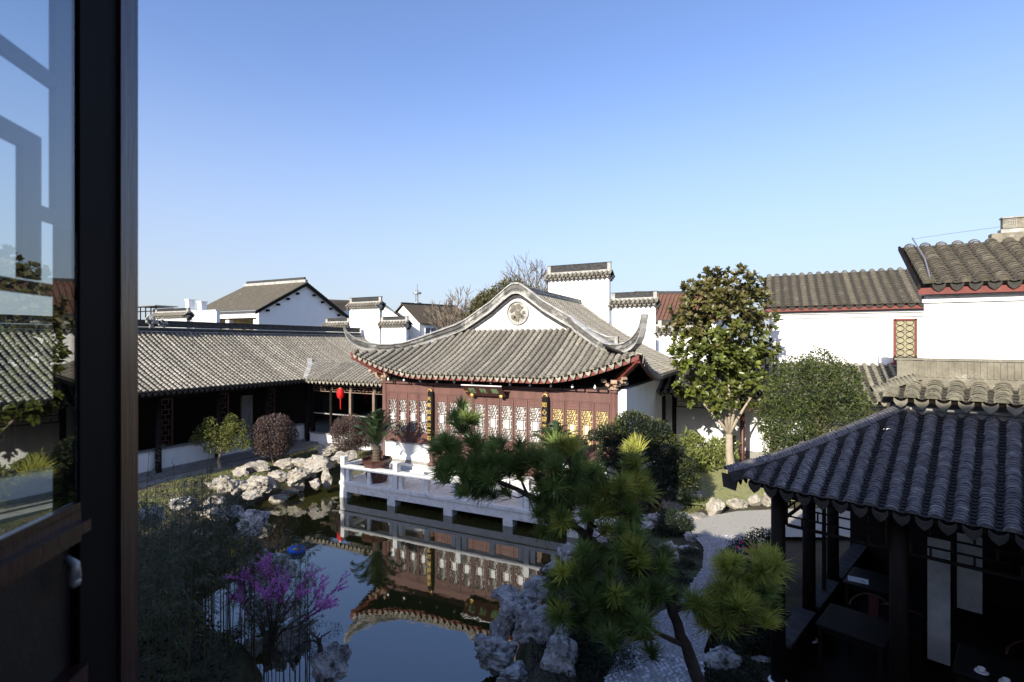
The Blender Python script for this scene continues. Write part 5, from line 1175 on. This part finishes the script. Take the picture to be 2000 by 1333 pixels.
for s_ in range(4):
    for m in (m_need, m_needy):
        q = MB(); q.add(*tuft(50+s_, 150, .215, 1.0+.15*s_)); tms.append(q.mesh('needle_tuft', mat=m))
TR = [(912,822,22,34,8,6.3,0),(905,870,40,22,7,6.3,0),(870,880,16,22,5,6.3,0),(930,915,60,34,26,6.25,0),(880,925,24,20,6,6.3,0),(985,900,50,34,20,6.2,0),(955,960,50,20,10,6.2,0),(1050,930,45,38,18,6.1,.3),(1095,900,34,30,12,6.1,.4),(1120,950,42,40,20,6.0,.4),(1080,985,46,30,16,6.0,.2),
      (1160,950,34,30,14,6.0,.5),(1190,975,38,26,14,6.0,.5),(1240,905,18,26,6,6.1,.4),(1245,955,26,30,10,6.1,.5),(1130,1010,50,22,12,5.9,.3),(1200,1020,40,26,12,5.9,.4),(1060,1030,34,14,4,6.0,0),(1225,1075,50,30,16,5.8,.3),(1275,1105,46,28,14,5.7,.3),(1160,1090,40,22,9,5.8,.2),
      (1140,1140,60,32,18,5.6,.1),(1110,1190,34,34,9,5.5,.1),(1180,1200,50,36,18,5.5,.1),(1240,1170,56,40,24,5.5,.2),(1290,1165,30,26,8,5.5,.3),(1190,1262,18,10,3,5.2,.2),(1245,1235,40,20,9,5.3,.2),(1270,1290,16,14,2,5.3,0),
      (1395,1185,34,26,11,5.4,.8),(1440,1160,44,36,22,5.4,.9),(1410,1215,44,24,15,5.3,.8),(1465,1205,36,30,14,5.3,.8),(1435,1105,24,18,6,5.5,.9),(1490,1105,24,30,10,5.4,.9),(1480,1150,24,24,8,5.4,.9),(1380,1215,16,14,3,5.4,.5),(1352,1185,14,14,3,5.45,.4),(1495,1200,16,22,5,5.3,.8)]
skp = [at3(x, y, Y) for ch in sk for x, y, Y, r in ch[3 if ch is sk[0] else 0:]]
rs = np.random.RandomState(9); tw_ = MB()
for px, py, rx, ry, n, Y, yl in TR:
    for k in range(int(n*(1.05 if py < 1060 else .85))):
        a = rs.uniform(0, 6.28); r_ = math.sqrt(rs.rand()); P = at3(px+rx*r_*math.cos(a), py+ry*r_*math.sin(a), Y+rs.uniform(-.35,.35))
        near = min(skp, key=lambda s_: (s_-P).length); dr = (P-near); dr.normalize(); ax = (dr*.55+Vector((rs.normal()*.3, rs.normal()*.3, .85))).normalized()
        M = Matrix.Translation(P) @ ax.to_track_quat('Z', 'Y').to_matrix().to_4x4() @ Matrix.Rotation(rs.uniform(0, 6), 4, 'Z') @ Matrix.Scale(rs.uniform(.8, 1.12), 4)
        inst(pn, 'needle_tuft', tms[2*rs.randint(4)+(1 if rs.rand() < yl else 0)], M)
        mid = near.lerp(P, .5)+Vector((0,0,-.04)); tw_.tube([near, mid, P], [.011, .008, .005], 4)
part(pn, 'twigs', tw_, m_barkd, kind='stuff')
# bamboo
def bamboo_mesh(seed, H):
    rs = random.Random(seed); c = MB(); l = MB(); pts = []; lean = Vector((rs.uniform(-.25,.25), rs.uniform(-.25,.25), 0))
    for k in range(9): s_ = k/8; pts.append(Vector((0,0,H*s_))+lean*(s_**2.2)+Vector((rs.uniform(-.01,.01), rs.uniform(-.01,.01), 0)))
    c.tube(pts, [.013*(1-.75*k/8) for k in range(9)], 5)
    for k in range(1, 9): c.tube([pts[k]-Vector((0,0,.006)), pts[k]+Vector((0,0,.006))], .016*(1-.6*k/8), 5)
    for k in range(26):
        s_ = rs.uniform(.35, 1); i = min(7, int(s_*8)); p = pts[i].lerp(pts[i+1], s_*8-i); a = rs.uniform(0, 6.28); L = rs.uniform(.2, .5); e = p+Vector((math.cos(a)*L*.7, math.sin(a)*L*.7, L*.55))
        c.tube([p, p.lerp(e, .5)+Vector((0,0,.03)), e], [.004, .003, .002], 3)
        for j in range(9):
            q_ = p.lerp(e, rs.uniform(.3, 1.05)); aa = a+rs.uniform(-1.2, 1.2); d = Vector((math.cos(aa), math.sin(aa), rs.uniform(-.9, .4))).normalized(); sd_ = d.cross(Vector((rs.uniform(-.5,.5), rs.uniform(-.5,.5), 1))).normalized(); ln_ = rs.uniform(.08, .15)
            l.add([tuple(q_), tuple(q_+d*ln_*.35+sd_*.009), tuple(q_+d*ln_), tuple(q_+d*ln_*.35-sd_*.009)], [(0,1,2,3)])
    return c.mesh('culm', mat=m_culm), l.mesh('leaves', mat=m_bam)
bms = [bamboo_mesh(60+i, 2.6+.22*i) for i in range(6)]
rs = np.random.RandomState(12)
bsp = []
for k in range(46): px = rs.uniform(370, 610); Y = rs.uniform(8.5, 9.8); bsp.append((px, Y, rs.uniform(.75, 1.0) if px < 470 else rs.uniform(.5, .95)))
for k in range(30): bsp.append((rs.uniform(255, 400), rs.uniform(6.6, 9.6), rs.uniform(.75, 1.0)))
for k, (px, Y, sc) in enumerate(bsp):
    a_, b_ = at(px, Y); z = max(gh(a_, b_), .0)-.02; i = rs.randint(6)
    t = empty('bamboo', (a_, b_, z), 'slender dark bamboo in the shaded grove at lower left beside the window', 'bamboo', 'slender bamboos in the shaded grove')
    for me in bms[i]: 
        o = bpy.data.objects.new(me.name, me); COL.objects.link(o); o.parent = t
    t.rotation_euler.z = rs.uniform(0, 6.28); t.scale = (sc, sc, sc)
# blossom tree
base = at3(528, 1290, 8.7); bt = empty('blossom_tree', tuple(base), 'small many-stemmed tree covered in violet blossom by the pond', 'tree')
b = MB(); q = MB(); rs = random.Random(8)
def twig(p, d, L, r, dep, flow):
    e = p+d*L; m_ = p.lerp(e, .5)+Vector((rs.uniform(-1,1), rs.uniform(-1,1), rs.uniform(-1,1)))*L*.06
    b.tube([p, m_, e], [r, r*.8, r*.6], 4 if dep > 1 else 3)
    if flow > .2:
        for k in range(int(L*95*flow)):
            c = p.lerp(e, rs.random())+Vector((rs.gauss(0,.012), rs.gauss(0,.012), rs.gauss(0,.012))); s_ = rs.uniform(.010,.019); a = rs.uniform(0,6)
            M = Matrix.Translation(c) @ Matrix.Rotation(a, 4, Vector((rs.random(), rs.random(), rs.random()+.1)).normalized())
            q.addm(np.array([(-s_,0,0),(0,-s_,.4*s_),(s_,0,0),(0,s_,.4*s_),(0,0,-s_*.6)]), [(0,1,4),(1,2,4),(2,3,4),(3,0,4)], M)
    if dep > 0:
        for k in range(3 if dep > 1 else 2):
            n_ = (d+Vector((rs.gauss(0,.42), rs.gauss(0,.42), rs.uniform(-.1,.35)))).normalized(); twig(p.lerp(e, rs.uniform(.55, 1)), n_, L*rs.uniform(.55,.8), r*.6, dep-1, min(1.0, flow+.35))
RV = Vector((CE, SE, 0))
for dx, up, L in ((-.75,.8,.55),(-.4,1,.6),(-.1,1,.65),(.15,1,.5),(.45,.8,.55),(.85,.7,.62),(1.0,.55,.6),(-.9,.45,.5),(-.2,.9,.45),(.3,.9,.6)):
    d = (RV*dx+Vector((rs.uniform(-.3,.3), rs.uniform(-.3,.3), up))).normalized(); s0 = base+Vector((rs.uniform(-.05,.05), rs.uniform(-.05,.05), .0))
    b.tube([s0, s0+Vector((0,0,.25)), s0+Vector((0,0,.4))+d*.25], [.03,.024,.018], 6)
    twig(s0+Vector((0,0,.4))+d*.25, d, L*.9, .014, 3, .0)
part(bt, 'stems', b, m_barkd); part(bt, 'blossoms', q, m_blos, kind='stuff')
# ground cover, grass
def scatter(name, polypx, n, fn, m, z=.66, **kw):
    pass
def patch(name, pts, n, ll, lw, m, seed, up=1.5, z0=None, hh=.0):
    rs = np.random.RandomState(seed); P = np.array(pts); lo = P.min(0); hi = P.max(0); out = []
    while len(out) < n:
        x, y = rs.uniform(lo[0], hi[0]), rs.uniform(lo[1], hi[1])
        if inpoly(x, y, pts): out.append((x, y))
    A = np.array(out); sdv = sdist(A[:,0], A[:,1]); ok = sdv > .15; A = A[ok]; Z = gh_from(sdv[ok], A[:,0], A[:,1]) if z0 is None else np.full(len(A), z0); k = len(A)
    Pp = np.stack([A[:,0], A[:,1], Z+rs.rand(k)*hh], 1); dr = rs.normal(size=(k,3))*.5+np.array([0,0,up]); dr /= np.linalg.norm(dr, axis=1)[:,None]; sd_ = np.cross(dr, rs.normal(size=(k,3))); sd_ /= np.linalg.norm(sd_, axis=1)[:,None]
    cl = .6+.5*sn(Pp, 3.1, seed); L = (ll*rs.uniform(.6,1.3,k)*cl)[:,None]
    V = np.stack([Pp-sd_*lw/2, Pp+sd_*lw/2, Pp+dr*L], 1).reshape(-1,3); mb = MB(); mb.add(V, [(3*i,3*i+1,3*i+2) for i in range(k)]); return solo(name, mb, m, kind='stuff')
patch('lawn_grass', lawn, 16000, .07, .012, m_grass, 1, z0=.766)
bank = [(-21.2,8),(-21.2,19.6),(-15.2,19.9),(-15.2,17.2),(-16.8,16.9),(-18.0,14.6),(-17.6,11.5),(-15,8)]
patch('bank_grass', bank, 26000, .10, .014, m_grass, 2)
patch('ground_cover', [(-15,7.8),(-12,6.2),(-10,5.5),(-6,5),(-5.6,2),(-15,2)], 5000, .10, .06, m_ivy, 3, up=.5, hh=.12)
patch('ground_cover', [(-11,6.8),(-7.2,6.0),(-5.0,4.0),(-7,3),(-12,4)], 5000, .09, .06, m_ivy, 4, up=.5, hh=.25)
patch('undergrowth', [(-4.2,8.2),(-4.8,10.8),(-4.4,12.8),(-3.8,14.6),(-2.6,13.4),(-2.6,9.6),(-1.6,7.6),(-2.0,5.4),(-3.6,5.4)], 14000, .16, .016, m_ivy, 5, up=1.0)
patch('undergrowth', [(-.9,7.4),(.2,8.6),(.2,12),(-.6,12.6),(-.9,11),(-1.1,9.5),(-1.3,8)], 9000, .16, .016, m_ivy, 6, up=1.0)
patch('shaded_grass', [(-21.2,1),(-21.2,8.5),(-16,8.5),(-13.5,7.5),(-10,5.4),(-8,3.5),(-6,1)], 16000, .11, .016, m_ivy, 8, up=1.2)
patch('garden_weeds', [(-4,16.6),(-2.2,16.2),(-1.6,18.6),(-3.8,20.5)], 4000, .12, .02, m_grass, 7)
# trees beyond the roofs
def baretree(px, Y, top, label, m, seed, spread=.5, dep=5, r=.16, z0=.5):
    a_, b_ = at(px, Y); H = (ZC-(top-671)/1000*Y-z0)*1.12; rs = random.Random(seed); mb = MB()
    t = empty('bare_tree', (a_, b_, z0), label, 'tree', 'leafless trees behind the hall')
    def go(p, d, L, r_, dp):
        e = p+d*L; mb.tube([p, p.lerp(e,.5)+Vector((rs.gauss(0,1), rs.gauss(0,1), 0))*L*.05, e], [r_, r_*.85, r_*.65], 3 if dp < 4 else 5)
        if dp > 0:
            for k in range(3 if dp > 1 else 4): go(p.lerp(e, rs.uniform(.6,1)), (d+Vector((rs.gauss(0,spread), rs.gauss(0,spread), rs.uniform(.0,.35)))).normalized(), L*rs.uniform(.6,.82), max(.028, r_*.6), dp-1)
    go(Vector((a_,b_,z0)), Vector((0,0,1)), H*.33, r, dep); part(t, 'branches', mb, m); return t
baretree(1010, 52, 508, 'tall leafless tree rising right of the evergreen beyond the roof', m_twig, 1, .42)
baretree(1045, 55, 520, 'leafless tree just left of the tall stepped wall', m_twig, 2, .42)
baretree(905, 50, 556, 'spreading leafless tree left of the distant evergreen', m_twig, 3, .5)
baretree(878, 53, 580, 'lowest leafless tree above the small far house', m_twig, 4, .55)
baretree(868, 40, 610, 'tan bare bush in front of the small far house roof', m_twigo, 5, .6, 5, .06)
a_, b_ = at(985, 46); t = empty('evergreen_tree', (a_, b_, .5), 'broad dark evergreen tree rising behind the hall gable', 'tree')
eb = [bl(*x) for x in ((990,575,46,1.6,.8),(960,590,46,1.5,.8),(1020,585,46,1.6,.8),(940,605,46,1.2,.8),(975,600,46,2.0,.8),(1035,575,46.5,1.1,.8),(1045,610,46,1.7,.8),(932,618,46,1.2,.8),(950,598,46,1.3,.8),(1000,560,46,1.1,.8))]
part(t, 'crown', leafcloud(eb, 9000, .22, .13, 71, .6, .4, 2.2), m_everg); b = MB(); limbs(b, (a_,b_,.5), (a_,b_,6), [x[:3] for x in eb], .25, .2, .05); part(t, 'trunk', b, m_bark)
# float
a_, b_ = lv(579, 1076, .04); t = empty('pond_float', (a_, b_, 0), 'round blue float ring with pale centre on the dark pond', 'float')
b = MB(); b.lathe((a_,b_,.0), [(.14,.02),(.20,-.02),(.25,.02),(.255,.09),(.22,.13),(.15,.12),(.13,.06)], 20); part(t, 'ring', b, m_blue, True)
b = MB(); b.lathe((a_,b_,.0), [(.10,.0),(.10,.10),(.06,.12)], 14); part(t, 'hub', b, m_papery, True)
q = MB()
for k in range(10): a = 2*math.pi*k/10; q.obox((a_+.2*math.cos(a), b_+.2*math.sin(a), .128), (.05,.015,.008), a)
part(t, 'ring_ribs', q, m_blueg)

# ------------------------------------------------------------------ opened casement beside the viewer
cs = empty('casement_window', (*cg(-.69, .85), 5.0), 'opened dark wooden casement with fretwork and reflecting glass at the left edge', 'window')
def cwp(Y, n, z): a, b = cg(-.552-.19*Y+n*.982, Y+n*.187); return (a, b, z)
def wbox(mb, Y0, Y1, n0, n1, z0, z1):
    V = [cwp(Y, n, z) for z in (z0, z1) for Y, n in ((Y0,n0),(Y1,n0),(Y1,n1),(Y0,n1))]
    mb.add(V, [(0,3,2,1),(4,5,6,7),(0,1,5,4),(1,2,6,5),(2,3,7,6),(3,0,4,7)]); return mb
ZB, ZT = 5.12, 7.66
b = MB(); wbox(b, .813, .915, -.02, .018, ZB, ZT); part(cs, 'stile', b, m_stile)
b = MB(); wbox(b, .9155, .972, -.02, .024, ZB, ZT); part(cs, 'stile', b, m_cas)
b = MB(); wbox(b, .36, .44, -.02, .018, ZB, ZT); part(cs, 'stile', b, m_cas)
b = MB(); wbox(b, .4405, .8125, -.018, .020, 5.735, 5.785); part(cs, 'middle_rail', b, m_cas)
b = MB(); wbox(b, .4405, .8125, .0205, .034, 5.752, 5.770); wbox(b, .4405, .8125, .0145, .019, 5.7855, 5.797); part(cs, 'rail_moulding', b, m_cas)
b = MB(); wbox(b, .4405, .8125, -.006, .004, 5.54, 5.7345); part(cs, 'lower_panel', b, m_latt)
b = MB(); wbox(b, .4405, .8125, -.018, .03, 5.46, 5.54); wbox(b, .4405, .8125, -.018, .018, ZB, ZB+.08); part(cs, 'lower_rail', b, m_cas)
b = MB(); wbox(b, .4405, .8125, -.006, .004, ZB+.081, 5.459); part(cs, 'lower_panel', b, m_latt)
b = MB(); wbox(b, .4405, .8125, -.018, .018, ZT-.07, ZT); part(cs, 'top_rail', b, m_cas)
b = MB(); wbox(b, .441, .812, .012, .014, 5.798, ZT-.071); part(cs, 'glass_pane', b, m_pane)
def fbar(Y0, Y1, z0, z1, n0=.002, n1=.011): q = MB(); wbox(q, Y0, Y1, n0, n1, z0, z1); part(cs, 'fret_bar', q, m_latt)
fbar(.769,.806,6.230,7.58); fbar(.4405,.7685,6.432,6.454); fbar(.8065,.8125,6.432,6.454); fbar(.4405,.704,6.322,6.348); fbar(.705,.740,6.141,6.348); fbar(.7405,.7685,6.230,6.250); fbar(.8065,.8125,6.53,6.548); fbar(.8065,.8125,6.335,6.35); fbar(.4405,.8125,6.120,6.138)
fbar(.4405,.7685,6.70,6.72); fbar(.8065,.8125,6.70,6.715); fbar(.4405,.7685,6.95,6.97); fbar(.4405,.7685,7.25,7.27); fbar(.4405,.50,5.80,6.11)
kp = Vector(cwp(.779, .03, 5.712)); t = cs; b = MB(); b.tube([cwp(.779,.018,5.722), tuple(kp), (kp.x, kp.y, kp.z-.022)], [.005,.007,.009], 8); b.lathe((kp.x,kp.y,kp.z-.030), [(.003,-.006),(.007,-.003),(.009,.003),(.006,.009)], 10); part(cs, 'latch_knob', b, m_metal, True)
